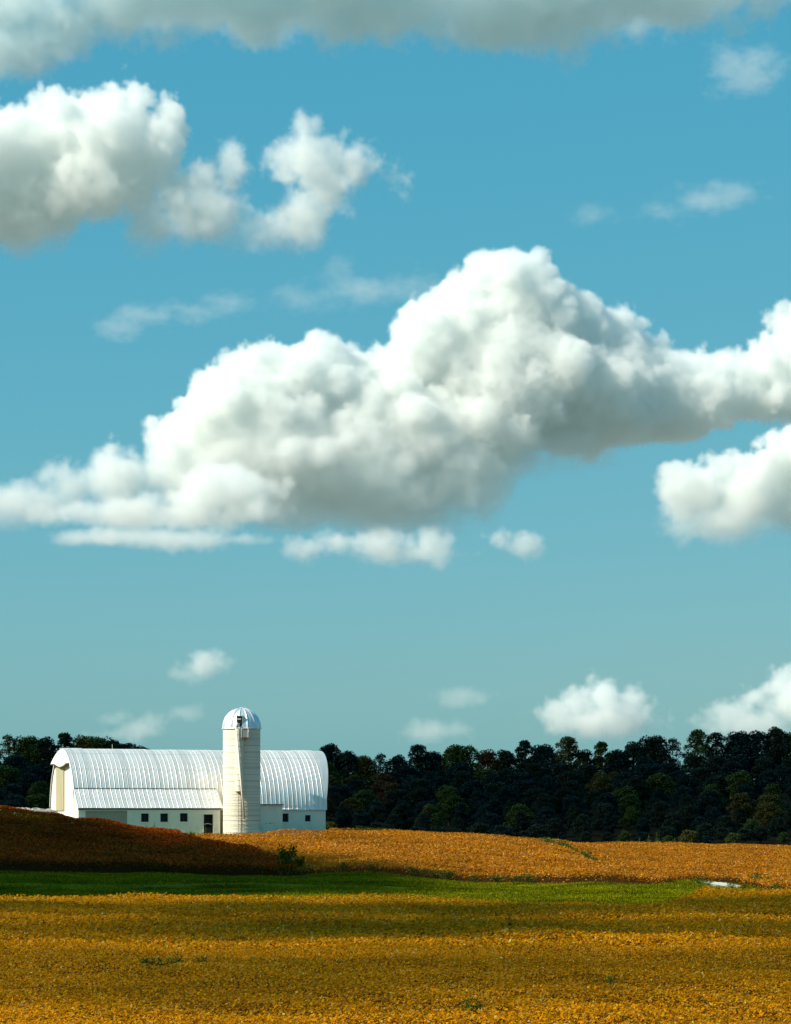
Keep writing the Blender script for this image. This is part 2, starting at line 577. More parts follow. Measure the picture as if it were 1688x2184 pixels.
# pale gravel patch at the right end of the grass strip
gp = NT('pale_gravel')
gn = gp.noise(9, 6, 0.7)
gp.color(gp.ramp(gn, [(0.3, (0.38, 0.35, 0.28)), (0.62, (0.76, 0.74, 0.66))]))
gp.set(Roughness=0.95)
gp.bump(gn, 0.6, 0.05)
m = MB()
ring = []
for k in range(28):
    t = 2 * math.pi * k / 28
    pxk = 1537 + 50 * math.cos(t) * (1 + 0.08 * math.sin(3 * t + 1) + .10 * math.sin(7 * t))
    Dk = 199 + 8.0 * math.sin(t) * (1 + 0.1 * math.sin(2 * t))
    ring.append(at(pxk, Dk))
cen = at(1537, 199, 0.10)
bmv = [m.bm.verts.new(p + Vector((0, 0, 0.01))) for p in ring]
mid = [m.bm.verts.new(p * 0.45 + cen * 0.55 + Vector((0, 0, 0.06 + 0.05 * rnd.random()))) for p in ring]
top = m.bm.verts.new(cen)
for k in range(28):
    j = (k + 1) % 28
    m.bm.faces.new((bmv[k], bmv[j], mid[j], mid[k]))
    m.bm.faces.new((mid[k], mid[j], top))
tag(m.build('gravel_patch', gp.m, smooth=True), 'pale gravel patch at the end of the grass strip', 'gravel', kind='structure')

# ------------------------------------------------------------------ barn
BZ = 3.35
PHI = math.radians(22)
D0 = 258.0
BX = (160 - CX) / F * D0
ca, sa = math.cos(PHI), math.sin(PHI)
L, W, RISE, EAVE = 28.3, 10.6, 6.4, 3.2


def t_of(px, b=0.0):
    """Position along the barn of the picture column px on the plane b metres behind the front wall."""
    u = (px - CX) / F
    x0, y0 = BX - sa * b, D0 + ca * b
    return (u * y0 - x0) / (ca - u * sa)


def h_of(py, t, b=0.0):
    return EYE - (py - HY) / F * (D0 + sa * t + ca * b) - BZ


def paint(name, c, dirt=0.25, rough=0.75, dirtc=(0.30, 0.28, 0.22), scale=0.7, stretch=(1, 1, 0.35), splash=False):
    t = NT(name)
    a = t.noise(scale, 7, 0.65, stretch=stretch)
    r = t.ramp(a, [(0.48, (0, 0, 0)), (0.75, (1, 1, 1))])
    f = t.math('MULTIPLY', r, dirt)
    b = t.noise(9, 5, 0.6)
    c2 = t.mix(b, tuple(v * .93 for v in c), c)
    col = t.mix(f, c2, dirtc)
    if splash:
        tc = t.n('ShaderNodeTexCoord')
        sx = t.n('ShaderNodeSeparateXYZ')
        t.l(tc.outputs['Object'], sx.inputs[0])
        zr = t.n('ShaderNodeMapRange')
        zr.inputs['From Min'].default_value, zr.inputs['From Max'].default_value = 1.7, 0.3
        t.l(sx.outputs[2], zr.inputs[0])
        w_ = t.ramp(t.noise(1.6, 6, 0.7), [(0.46, (0, 0, 0)), (0.62, (1, 1, 1))])
        col = t.mix(t.math('MULTIPLY', t.math('MULTIPLY', w_, zr.outputs[0]), 0.6), col, (0.42, 0.36, 0.24))
    t.color(col)
    t.set(Roughness=rough)
    t.bump(b, 0.12, 0.02)
    return t.m


white_wall = paint('white_painted_wall', (0.89, 0.82, 0.68), 0.15, splash=True)
white_trim = paint('white_painted_wood', (0.86, 0.82, 0.71), 0.1)
white_gable = paint('white_gable_boards', (0.86, 0.82, 0.71), 0.08)
beige = paint('beige_door_paint', (0.42, 0.38, 0.24), 0.35, dirtc=(0.2, 0.17, 0.1), stretch=(1, 1, 0.1), scale=2)
taupe = paint('weathered_taupe_door', (0.46, 0.38, 0.30), 0.3, dirtc=(0.30, 0.24, 0.18), stretch=(1, 1, 0.1), scale=2)
inside_black = plain('unlit_inside_black', (0.006, 0.006, 0.007), 0.9)
eave_wood = plain('dark_eave_wood', (0.12, 0.11, 0.09), 0.9)
glass = NT('old_window_glass')
glass.color((0.012, 0.014, 0.018))
glass.set(Roughness=0.3)
glass.b.inputs['Specular IOR Level'].default_value = 0.12
glass = glass.m


def metal_mat(name, c):
    t = NT(name)
    oi = t.n('ShaderNodeObjectInfo')
    a = t.noise(0.9, 6, 0.7, stretch=(2.5, 1, 0.4))
    b = t.noise(5, 5, 0.7, stretch=(3, 1, 0.5))
    v = t.math('ADD', t.math('MULTIPLY', oi.outputs['Random'], 0.35), t.math('MULTIPLY', a, 0.65))
    col = t.ramp(v, [(0.2, tuple(x * 0.70 for x in c)), (0.5, tuple(x * 0.90 for x in c)), (0.8, c)])
    rust_f = t.ramp(b, [(0.62, (0, 0, 0)), (0.8, (1, 1, 1))])
    t.color(t.mix(t.math('MULTIPLY', rust_f, 0.3), col, (0.36, 0.36, 0.33)))
    t.set(Metallic=0.55)
    rr = t.n('ShaderNodeMapRange')
    rr.inputs['To Min'].default_value = 0.28
    rr.inputs['To Max'].default_value = 0.6
    t.l(b, rr.inputs[0])
    t.l(rr.outputs[0], t.b.inputs['Roughness'])
    t.bump(a, 0.35, 0.05)
    return t.m


roof_metal = metal_mat('pale_roof_metal', (0.92, 0.89, 0.84))
dome_metal = metal_mat('dome_metal', (0.80, 0.83, 0.86))

barn = empty('barn', (BX, D0, BZ), PHI)
tag(barn, 'long white barn with curved ribbed metal roof beside the silo', 'barn')


def holed_wall(name, t0, t1, h0, h1, holes, b, thick, parent, mat):
    """A wall in the plane y=b (front face) from t0..t1, with rectangular openings (t0,t1,h0,h1)."""
    xs = sorted({t0, t1, *[q for h in holes for q in h[:2] if t0 < q < t1]})
    zs = sorted({h0, h1, *[q for h in holes for q in h[2:] if h0 < q < h1]})
    m = MB()
    vv = {}

    def vert(x, z):
        if (x, z) not in vv:
            vv[(x, z)] = m.bm.verts.new((x, b, z))
        return vv[(x, z)]
    for i in range(len(xs) - 1):
        for j in range(len(zs) - 1):
            cx, cz = (xs[i] + xs[i + 1]) / 2, (zs[j] + zs[j + 1]) / 2
            if any(h[0] < cx < h[1] and h[2] < cz < h[3] for h in holes):
                continue
            m.bm.faces.new((vert(xs[i], zs[j]), vert(xs[i + 1], zs[j]), vert(xs[i + 1], zs[j + 1]), vert(xs[i], zs[j + 1])))
    geo = bmesh.ops.extrude_face_region(m.bm, geom=m.bm.faces[:])
    bmesh.ops.translate(m.bm, verts=[e for e in geo['geom'] if isinstance(e, bmesh.types.BMVert)], vec=(0, thick, 0))
    return m.build(name, mat, parent)


def window(rect, b, parent, frame_w=0.09, panes=True, dark=False, proud=0.03):
    t0, t1, h0, h1 = rect
    m = MB()
    e = frame_w
    m.box((t0 - e, b - proud, h1), (t1 + e, b + .10, h1 + e))
    m.box((t0 - e, b - proud, h0 - e), (t1 + e, b + .10, h0))
    m.box((t0 - e, b - proud, h0), (t0, b + .10, h1))
    m.box((t1, b - proud, h0), (t1 + e, b + .10, h1))
    fr = m.build('window', white_trim, parent)
    m = MB()
    m.box((t0 - e - .02, b - .035, h0 - e - .06), (t1 + e + .02, b + .02, h0 - e - .002))
    m.build('sill', white_trim, fr)
    tm, hm = (t0 + t1) / 2, (h0 + h1) / 2
    m = MB()
    for (a, c) in ((t0, tm - .02), (tm + .02, t1)):
        for (p, q) in ((h0, hm - .02), (hm + .02, h1)):
            mm = MB()
            mm.box((a + .01, b + .20, p + .01), (c - .01, b + .215, q - .01))
            mm.build('pane', glass, fr)
    if panes:
        m.box((tm - .018, b + .19, h0), (tm + .018, b + .225, h1))
        m.box((t0, b + .192, hm - .016), (t1, b + .223, hm + .016))
        m.build('glazing_bar', plain('dark_glazing_bar', (.03, .03, .028), .8), fr)
    else:
        m.bm.free()
    return fr


SK = 1.55                                   # the lean-to wall stands this far in front of the main wall
TSK = t_of(470, -SK)                        # its right-hand end


def rect(px0, px1, py0, py1, b):
    a, c = t_of(px0, b), t_of(px1, b)
    return (a, c, h_of(py1, (a + c) / 2, b), h_of(py0, (a + c) / 2, b))


bay = rect(183, 272, 1729, 1790, -SK)
bay = (bay[0], bay[1], 0.05, bay[3])
wins = [rect(301.5, 318, 1735, 1753, -SK), rect(342.5, 359, 1735, 1753, -SK), rect(384.5, 401, 1734.5, 1752.5, -SK)]
door = rect(435, 455, 1737, 1776, -SK)
door = (door[0], door[1], 0.06, door[3])
holed_wall('front_wall', 0.0, TSK, -0.6, EAVE + 0.05, [bay, *wins, door], -SK, 0.28, barn, white_wall)
wr = [rect(603, 616, 1735, 1753, 0), rect(651, 663, 1738.5, 1752, 0)]
holed_wall('front_wall', TSK + 0.003, L, -0.6, EAVE + 0.1, wr, 0.0, 0.28, barn, white_wall)
for r in wins:
    window(r, -SK, barn, 0.05, proud=0.012)
window(wr[0], 0.0, barn, 0.10)
window(wr[1], 0.0, barn, 0.16)
# wide boarded doors in the bay, set back in the opening
bw = bay[1] - bay[0]
m = MB()
m.box((bay[0] - .02, -SK + .29, bay[3] + .01), (bay[1] + .02, -SK + .40, bay[3] + .12))
bd = m.build('sliding_door', taupe, barn)
nb = 15
for k in range(nb):
    m = MB()
    a = bay[0] + bw * k / nb
    m.box((a + .006, -SK + .12 + rnd.uniform(0, .02), 0.05), (a + bw / nb - .006, -SK + .18, bay[3] - .02))
    m.build('plank', taupe, bd)
m = MB()
m.box((bay[0] - .2, -SK - .04, bay[3] + .02), (bay[1] + .2, -SK - .003, bay[3] + .20))
m.build('lintel', white_trim, barn)
# service door: an open leaf, dark inside with a lower half-door
m = MB()
e = .08
m.box((door[0] - e, -SK - .03, door[2]), (door[0], -SK + .1, door[3]))
m.box((door[1], -SK - .03, door[2]), (door[1] + e, -SK + .1, door[3]))
m.box((door[0] - e, -SK - .03, door[3]), (door[1] + e, -SK + .1, door[3] + e))
dr = m.build('door', white_trim, barn)
m = MB()
m.box((door[0] + .02, -SK + .20, door[2] + .03), (door[1] - .02, -SK + .24, door[2] + 1.05))
m.build('half_door', plain('dark_door_boards', (0.02, 0.018, 0.016), .8), dr)
m = MB()
m.tube([(door[0] + .1, -SK + .15, door[2] + 1.42), (door[0] + .5, -SK + .13, door[2] + 1.52), (door[1] - .1, -SK + .15, door[2] + 1.40)], .025, 8)
m.build('door_bar', white_trim, dr)
# near-black blocks behind the openings, painted to stand for the unlit inside
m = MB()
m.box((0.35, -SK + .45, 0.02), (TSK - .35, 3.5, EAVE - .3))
m.build('dark_backing', inside_black, barn)
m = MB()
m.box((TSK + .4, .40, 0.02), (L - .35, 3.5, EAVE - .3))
m.build('dark_backing', inside_black, barn)


def prof(h):
    """Distance of the roof curve behind the front wall at height h."""
    q = min(max((h - EAVE) / RISE, 0), 1)
    return W / 2 * (1 - (1 - q ** 1.9) ** (1 / 1.9))


def prof_pts(h0, n):
    out = []
    for i in range(n + 1):
        s = i / n
        # denser towards the ridge
        h = h0 + (EAVE + RISE - h0) * math.sin(s * math.pi / 2) ** 1.0
        out.append((prof(h), h))
    return out


def normals(pts):
    r = []
    for i in range(len(pts)):
        a, b = pts[max(i - 1, 0)], pts[min(i + 1, len(pts) - 1)]
        dy, dz = b[0] - a[0], b[1] - a[1]
        q = math.hypot(dy, dz)
        r.append((-dz / q, dy / q))
    return r


def sheet_mesh(name, pts, wid, laps=3, off=0.03):
    """One roofing sheet: flat pan, raised rib on its left edge, lapped along its length."""
    ns = normals(pts)
    cs = [(0.0, 0.0), (0.025, 0.036), (0.075, 0.036), (0.10, 0.0), (wid * .38, 0.004), (wid * .42, 0.014), (wid * .47, 0.014), (wid * .51, 0.004),
          (wid * .68, 0.004), (wid * .72, 0.014), (wid * .77, 0.014), (wid * .81, 0.004), (wid, 0.0)]
    m = MB()
    n = len(pts)
    for k in range(laps):
        i0, i1 = round(k * (n - 1) / laps), round((k + 1) * (n - 1) / laps)
        rows = []
        for i in range(i0, i1 + 1):
            lift = off + (0.012 * (1 - (i - i0) / max(1, i1 - i0)))
            rows.append([m.bm.verts.new((x, pts[i][0] + ns[i][0] * (h + lift), pts[i][1] + ns[i][1] * (h + lift))) for x, h in cs])
        for i in range(len(rows) - 1):
            for j in range(len(cs) - 1):
                m.bm.faces.new((rows[i][j], rows[i][j + 1], rows[i + 1][j + 1], rows[i + 1][j]))
    return m.mesh(name, roof_metal)


def deck(name, pts, t0, t1, thick, parent, mat, mirror=True):
    m = MB()
    ns = normals(pts)
    pr = list(pts)
    inner = [(p[0] - n_[0] * thick, p[1] - n_[1] * thick) for p, n_ in zip(pts, ns)]
    if mirror:
        pr = pr + [(W - p[0], p[1]) for p in pts[-2::-1]]
        inner = inner + [(W - p[0], p[1]) for p in inner[-2::-1]]
    A = [[m.bm.verts.new((t, p[0], p[1])) for p in pr] for t in (t0, t1)]
    B = [[m.bm.verts.new((t, p[0], p[1])) for p in inner] for t in (t0, t1)]
    q = len(pr)
    for i in range(q - 1):
        m.bm.faces.new((A[0][i], A[0][i + 1], A[1][i + 1], A[1][i]))
        m.bm.faces.new((B[0][i], B[1][i], B[1][i + 1], B[0][i + 1]))
        for s in (0, 1):
            m.bm.faces.new((A[s][i], B[s][i], B[s][i + 1], A[s][i + 1]))
    for i in (0, q - 1):
        m.bm.faces.new((A[0][i], A[1][i], B[1][i], B[0][i]))
    return m.build(name, mat, parent)


HB = 5.36                                    # height of the break where the lean-to roof leaves the curve
PITCH = 0.50
full = [(-0.12, EAVE - 0.20)] + prof_pts(EAVE + .05, 26)
upper = prof_pts(HB - .05, 22)
_rp = prof_pts(EAVE, 26)
roof = deck('roof', [(p[0] - .16 * q[0], p[1] - .16 * q[1]) for p, q in zip(_rp, normals(_rp))], -0.05, L + .05, 0.10, barn, eave_wood)
me_full = sheet_mesh('roof_sheet', full, PITCH, 3)
me_up = sheet_mesh('roof_sheet', upper, PITCH, 3)
ns_ = int((L + .5) / PITCH) + 1
sag = lambda t: -0.06 * math.sin(math.pi * t / L) + 0.02 * math.sin(t * 1.7)
for k in range(ns_):
    t = -0.07 + k * PITCH
    if t + PITCH > L + .35:
        break
    o = mesh_obj('roof_sheet', me_up if t + PITCH * .5 < TSK else me_full, roof, (t, rnd.uniform(-.006, .006), sag(t)))
    o.rotation_euler = (rnd.uniform(-.0012, .0012), 0, rnd.uniform(-.004, .004))
t_last = t + (PITCH if t + PITCH <= L + .35 else 0)
# back slope sheets (mirrored, plain)
me_b = sheet_mesh('roof_sheet', full, PITCH, 3)
for v in me_b.vertices:
    v.co.y = W - v.co.y
me_b.flip_normals()
for k in range(ns_):
    t = -0.07 + k * PITCH
    if t + PITCH > L + .35:
        break
    mesh_obj('roof_sheet', me_b, roof, (t, 0, sag(t)))
# ridge cap
m = MB()
for k in range(12):
    a, c = -0.27 + k * (L + .5) / 12, -0.27 + (k + 1) * (L + .5) / 12
    z = EAVE + RISE + sag(a + 1)
    m.prism([(a, W / 2 - .35, z - .02), (a, W / 2, z + .09), (a, W / 2 + .35, z - .02), (a, W / 2, z + .055)], (c - a - .01, 0, 0))
m.build('ridge_cap', roof_metal, roof)
# projecting peak of the roof at the far end
m = MB()
pts = prof_pts(EAVE + .05, 20)
nn = normals(pts)
ex = [1.15 * max(0.0, (p[1] - EAVE - 1.0) / (RISE - 1.0)) ** 1.1 for p in pts]
A = [m.bm.verts.new((t - 0.02, p[0] + q[0] * .035, p[1] + q[1] * .035)) for p, q in zip(pts, nn)]
B = [m.bm.verts.new((t + 0.02 + e_, p[0] + q[0] * .035, p[1] + q[1] * .035)) for p, q, e_ in zip(pts, nn, ex)]
A2 = [m.bm.verts.new((t - 0.02, W - p[0] - q[0] * .035, p[1] + q[1] * .035)) for p, q in zip(pts, nn)]
B2 = [m.bm.verts.new((t + 0.02 + e_, W - p[0] - q[0] * .035, p[1] + q[1] * .035)) for p, q, e_ in zip(pts, nn, ex)]
for i in range(len(pts) - 1):
    m.bm.faces.new((A[i], B[i], B[i + 1], A[i + 1]))
    m.bm.faces.new((A2[i], A2[i + 1], B2[i + 1], B2[i]))
pk = m.build('roof_peak', roof_metal, barn)
pk.modifiers.new('thickness', 'SOLIDIFY').thickness = 0.04
# lean-to roof
bk = prof(HB)
sk_pts = [(-SK - .09 + (bk + SK + .09) * s, (EAVE + .02) + (HB - EAVE - .02) * s + 0.10 * math.sin(math.pi * s) * -1) for s in [i / 8 for i in range(9)]]
lean = deck('lean_to_roof', [(p[0], p[1] - .07) for p in sk_pts], -0.05, TSK + .05, 0.08, barn, eave_wood, False)
me_s = sheet_mesh('roof_sheet', sk_pts, PITCH, 2, 0.012)
k = 0
while -0.07 + (k + 1) * PITCH < TSK + .35:
    o = mesh_obj('roof_sheet', me_s, lean, (-0.07 + k * PITCH, rnd.uniform(-.006, .006), .35 * sag(k * PITCH)))
    o.rotation_euler = (rnd.uniform(-.002, .002), 0, rnd.uniform(-.005, .005))
    k += 1
m = MB()
m.box((-.05, bk - .13, HB - .02), (TSK + .1, bk - .05, HB + .015))
m.build('flashing', plain('dull_flashing', (.40, .41, .40), .6, .3), lean)
# eave boards
m = MB()
m.box((-.05, -SK - .05, EAVE - .15), (TSK + .1, -SK - .002, EAVE - .03))
m.build('eave_board', eave_wood, barn)
m = MB()
m.box((TSK + .02, -.07, EAVE - .16), (L + .2, -.003, EAVE - .02))
m.build('eave_board', eave_wood, barn)
# lean-to end walls
for t in (0.0, TSK - .25):
    m = MB()
    m.prism([(t, -SK + .001, -.6), (t, bk - .05, -.6), (t, bk - .05, HB - .12), (t, -SK + .001, EAVE - .08)], (.25, 0, 0))
    m.build('end_wall', white_gable, barn)
# gable walls with the roof outline
for t0, t1 in ((0.02, 0.27), (L - .25, L - .02)):
    c = [(0, EAVE)] + [(p[0] + .04, p[1] - .04) for p in prof_pts(EAVE + .1, 18)]
    outline = [(t0, bk if t0 < 1 else 0.01, -.6)] + ([(t0, bk, HB - .1)] if t0 < 1 else []) + [(t0, p[0], p[1]) for p in c if p[1] > (HB if t0 < 1 else 0)]
    outline += [(t0, W - p[0], p[1]) for p in c[-2::-1]] + [(t0, W - .01, -.6)]
    m = MB()
    m.prism(outline, (t1 - t0, 0, 0))
    m.build('gable_wall', white_gable, barn)
m = MB()
m.box((0.02, W - .25, -.6), (L - .02, W - .002, EAVE + .1))
m.build('back_wall', white_wall, barn)
# tall sliding door in the gable
gd = m = MB()
gh0, gh1 = h_of(1729, 0, 6), h_of(1631, 0, 6)
m.box((-.14, 4.3, gh1 - .05), (-.06, 7.9, gh1 + .12))
gd = m.build('gable_door', eave_wood, barn)
for k in range(11):
    m = MB()
    a = 4.4 + k * 3.3 / 11
    m.box((-.10 - rnd.uniform(0, .012), a + .004, gh0), (.01, a + .296, gh1 - .06))
    m.build('plank', beige, gd)
# hood over the hay door: the upper gable stands out, with a wavy lower edge
m = MB()
hh0 = h_of(1629, 0, 5)
ho, hi_ = [], []
ys = [prof(hh0) - .02 + (W - 2 * prof(hh0) + .04) * i / 24 for i in range(25)]
low = [(-0.50, y, hh0 - .18 + .16 * math.sin((i / 24) * 2 * math.pi + 2.6) + .10 * abs(i / 12 - 1)) for i, y in enumerate(ys)]
arc = [(p[0], p[1]) for p in prof_pts(hh0, 12)]
arc = arc + [(W - p[0], p[1]) for p in arc[-2::-1]]
topv = [(-0.50 + .34 * (p[1] - hh0) / (EAVE + RISE - hh0), p[0], p[1] - .05) for p in arc]
outer = [m.bm.verts.new(p) for p in topv]
lowv = [m.bm.verts.new(p) for p in low]
m.bm.faces.new(outer + lowv[::-1])
wallv = [m.bm.verts.new((-.02, p[0], p[1] - .05)) for p in arc]
for i in range(len(arc) - 1):
    m.bm.faces.new((outer[i], wallv[i], wallv[i + 1], outer[i + 1]))
hood = m.build('hay_hood', white_gable, barn)
m = MB()
for i in range(24):
    p, q = low[i], low[i + 1]
    m.prism([p, q, (p[0] + .48, q[1], q[2] + .03), (p[0] + .48, p[1], p[2] + .03)], (0, 0, -.09))
m.build('hood_edge', eave_wood, hood)
# curved verge boards along the roof's end
m = MB()
vp = prof_pts(EAVE + .1, 24)
vn = normals(vp)
for i in range(len(vp) - 1):
    for mir in (0, 1):
        if mir == 0 and vp[i][1] < HB - .1:
            continue
        f_ = (lambda y: W - y) if mir else (lambda y: y)
        p, q = vp[i], vp[i + 1]
        m.prism([(-.10, f_(p[0]), p[1]), (-.10, f_(q[0]), q[1]), (-.10, f_(q[0] - .12 * vn[i + 1][0]), q[1] - .12 * vn[i + 1][1]), (-.10, f_(p[0] - .12 * vn[i][0]), p[1] - .12 * vn[i][1])], (.05, 0, 0))
m.build('verge_board', white_trim, barn)
# thin lightning rod on the ridge
m = MB()
tr_ = t_of(240, W / 2)
m.tube([(tr_, W / 2, EAVE + RISE), (tr_, W / 2, EAVE + RISE + .55)], .016, 6)
m.build('lightning_rod', white_trim, barn)
barn_m = Matrix.Translation((BX, D0, BZ)) @ Matrix.Rotation(PHI, 4, 'Z')

# flat-roofed milk house beside the silo
mh = empty('milk_house', (BX, D0, BZ), PHI)
tag(mh, 'small white flat-roofed block between the silo and the barn wall', 'shed')
ta, tb = t_of(540, -2.2), t_of(603, -2.2)
hm = h_of(1717, tb, -2.2)
holed_wall('wall', ta, tb, -.6, hm, [], -2.2, 2.19, mh, white_wall)
m = MB()
m.box((ta - .1, -2.38, hm + .002), (tb + .12, -.30, hm + .09))
rf = m.build('roof', eave_wood, mh)
m = MB()
m.box((ta - .06, -2.32, hm + .09), (tb + .08, -.32, hm + .13))
m.build('roofing', roof_metal, rf)
m = MB()
for q in range(5):
    a = ta + 1.4 + q * .42
    m.box((a, -2.213, 1.55 + rnd.uniform(-.06, .06)), (a + rnd.uniform(.2, .38), -2.2005, 1.62))
m.build('bare_patch', plain('bare_block', (.42, .39, .32), .9, scale=9), mh)

# ------------------------------------------------------------------ silo
ts = t_of(516, -2.35)
SP = barn_m @ Vector((ts, -2.35, 0))
silo = empty('silo', (SP.x, SP.y, BZ), 0)
tag(silo, 'tall white concrete stave silo with metal dome in front of the barn', 'silo')
SR = 2.01
SH = EYE - (1554 - HY) / F * SP.y - BZ


def silo_mat():
    t = NT('white_silo_staves')
    a = t.noise(0.6, 7, 0.7, stretch=(1, 1, 0.5))
    b = t.noise(7, 5, 0.65)
    stain = t.ramp(a, [(0.5, (0, 0, 0)), (0.75, (1, 1, 1))])
    oi = t.n('ShaderNodeObjectInfo')
    base = t.mix(oi.outputs['Random'], (0.72, 0.67, 0.53), (0.80, 0.75, 0.62))
    c = t.mix(t.math('MULTIPLY', stain, 0.3), base, (0.55, 0.50, 0.36))
    t.color(t.mix(t.math('MULTIPLY', b, .25), c, (0.6, 0.58, 0.5)))
    t.set(Roughness=0.85)
    t.bump(b, 0.2, 0.02)
    return t.m


smat = silo_mat()
m = MB()
m.lathe([(SR - .05, -.6), (SR - .05, SH)], 48)
wall = m.build('wall', plain('silo_joint_dark', (.22, .20, .16), .9), silo, smooth=True)  # dark core that shows in the joints between the staves
NC, NS = 19, 30
ch = SH / NC


def course_mesh():
    m = MB()
    for k in range(NS):
        a0, a1 = 2 * math.pi * (k + .012) / NS, 2 * math.pi * (k + .988) / NS
        pts = []
        for rr in (SR, SR - .07):
            for zz in (.012, ch - .012):
                for a in (a0, (a0 + a1) / 2, a1):
                    pts.append(m.bm.verts.new((rr * math.cos(a), rr * math.sin(a), zz)))
        o = pts
        for i in (0, 1):
            m.bm.faces.new((o[i], o[i + 1], o[i + 4], o[i + 3]))
            m.bm.faces.new((o[i + 3], o[i + 4], o[i + 10], o[i + 9]))
            m.bm.faces.new((o[i], o[i + 6], o[i + 7], o[i + 1]))
        m.bm.faces.new((o[0], o[3], o[9], o[6]))
        m.bm.faces.new((o[2], o[8], o[11], o[5]))
    return m.mesh('stave_course', smat)


cme = course_mesh()
for k in range(NC):
    o = mesh_obj('stave_course', cme, wall, (rnd.uniform(-.006, .006), rnd.uniform(-.006, .006), k * ch))
    o.rotation_euler = (0, 0, (k % 2) * math.pi / NS)
hoop_mat = plain('painted_hoop', (.36, .33, .25), .6, .1, .35, 5)
m = MB()
m.tube([((SR + .012) * math.cos(t), (SR + .012) * math.sin(t), 0) for t in [2 * math.pi * k / 48 for k in range(49)]], .018, 5, False)
hme = m.mesh('hoop', hoop_mat)
zz = .25
k = 0
while zz < SH - .3:
    mesh_obj('hoop', hme, silo, (0, 0, zz))
    zz += .36 + .034 * k if k < 12 else .78
    k += 1
# dome: twelve gores with raised seams
NG = 14
DH = EYE - (1510 - HY) / F * SP.y - BZ - SH


def gore_mesh():
    m = MB()
    rows = []
    n = 10
    for i in range(n + 1):
        th = (math.pi / 2) * i / n * 0.985
        r, z = (SR + .05) * math.cos(th), DH * math.sin(th)
        row = []
        for j, (s, lift) in enumerate(((0, .05), (.05, .05), (.07, 0), (.3, .012), (.5, .018), (.7, .012), (.93, 0), (.95, .05), (1, .05))):
            a = 2 * math.pi / NG * s
            rr = r + lift * (0.25 + .75 * math.cos(th))
            row.append(m.bm.verts.new((rr * math.cos(a), rr * math.sin(a), z + lift * math.sin(th))))
        rows.append(row)
    for i in range(n):
        for j in range(8):
            m.bm.faces.new((rows[i][j], rows[i][j + 1], rows[i + 1][j + 1], rows[i + 1][j]))
    return m.mesh('dome_panel', dome_metal, True)


m = MB()
m.lathe([(SR + .10, -.10), (SR + .16, -.06), (SR + .16, .02), (SR + .04, .05), (SR - .06, .06), (SR - .06, -.08), (SR + .10, -.10)], 56)
dome = m.build('dome', dome_metal, silo, (0, 0, SH), smooth=True)
gme_ = gore_mesh()
for k in range(NG):
    o = mesh_obj('dome_panel', gme_, dome)
    o.rotation_euler = (0, 0, 2 * math.pi * (k + .35) / NG)
m = MB()
m.lathe([(.001, DH + .09), (.22, DH + .07), (.26, DH - .01), (.30, DH - .06)], 20)
m.build('dome_cap', dome_metal, dome, smooth=True)


def onsilo(px, py, out=0.0):
    """Point on the silo's near face (radius + out) seen at px, py; local coordinates."""
    u = (px - CX) / F
    x = u * (SP.y - SR) - SP.x
    x = max(-SR, min(SR, x))
    y = -math.sqrt(max((SR + out) ** 2 - x * x, 0))
    z = EYE - (py - HY) / F * (SP.y + y) - BZ
    return Vector((x, y, z))


# filling hatch in the dome: its unlit inside painted as a black block, with a dormer frame
black = plain('hatch_inside_black', (0.004, 0.004, 0.004), .9)
p1 = onsilo(511.5, 1551)
p2 = onsilo(511.5, 1523)
hx = p1.x
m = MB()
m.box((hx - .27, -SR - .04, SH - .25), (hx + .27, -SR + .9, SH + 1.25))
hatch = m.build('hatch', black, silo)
m = MB()
m.box((hx - .34, -SR - .02, SH - .1), (hx - .271, -SR + .9, SH + 1.28))
m.box((hx + .271, -SR - .02, SH - .1), (hx + .34, -SR + .9, SH + 1.28))
m.box((hx - .34, -SR - .05, SH + 1.281), (hx + .34, -SR + .95, SH + 1.34))
m.build('hatch_frame', dome_metal, hatch)
m = MB()
m.box((hx - .26, -SR - .07, SH + .92), (hx + .14, -SR - .041, SH + 1.0))
m.build('hatch_bar', white_trim, hatch)
# leaning filling pipe with a curved top that enters the hatch
a = onsilo(505.5, 1556, .98)
b = onsilo(523, 1745, 1.0)
m = MB()
hp = Vector((hx - .10, -SR + .1, SH + .30))
curve = [b, b.lerp(a, .5), a, a + Vector((.02, .05, .35)), a + Vector((.08, .25, .62)), a.lerp(hp, .6) + Vector((0, 0, .26)), hp + Vector((-.03, -.15, .08)), hp]
m.tube(curve, [.115, .115, .12, .125, .13, .135, .14, .15], 12)
m.build('filling_pipe', white_trim, silo, smooth=True)
# round unloading chute down the front of the silo, in short sections
CHX, CHR = -0.10, 0.44
cy0 = -math.sqrt(SR ** 2 - CHX ** 2)
zb_ = EYE - (1688 - HY) / F * SP.y - BZ


def chute_mesh(hgt):
    m = MB()
    angs = [math.pi + math.pi * k / 14 for k in range(15)]
    prof_ = [(CHR * math.cos(a), -.30 + CHR * math.sin(a)) for a in angs]
    prof_ = [(prof_[0][0], .12)] + prof_ + [(prof_[-1][0], .12)]
    prev = None
    for zz, rr in ((0, 1.06), (.05, 1.06), (.055, 1.0), (hgt - .005, 1.0)):
        row = [m.bm.verts.new((x * rr, y * rr if y < 0 else y, zz)) for x, y in prof_]
        if prev:
            for k in range(len(row) - 1):
                m.bm.faces.new((prev[k], prev[k + 1], row[k + 1], row[k]))
        prev = row
    return m.mesh('chute_section', smat, False)


m = MB()
m.box((CHX - .12, cy0 - .28, zb_), (CHX + .12, cy0 - .22, SH - .1))
chute = m.build('chute', smat, silo)
nsec = 11
sh_ = (SH - .12 - zb_) / nsec
sme = chute_mesh(sh_)
for k in range(nsec):
    mesh_obj('chute_section', sme, chute, (CHX, cy0, zb_ + k * sh_))
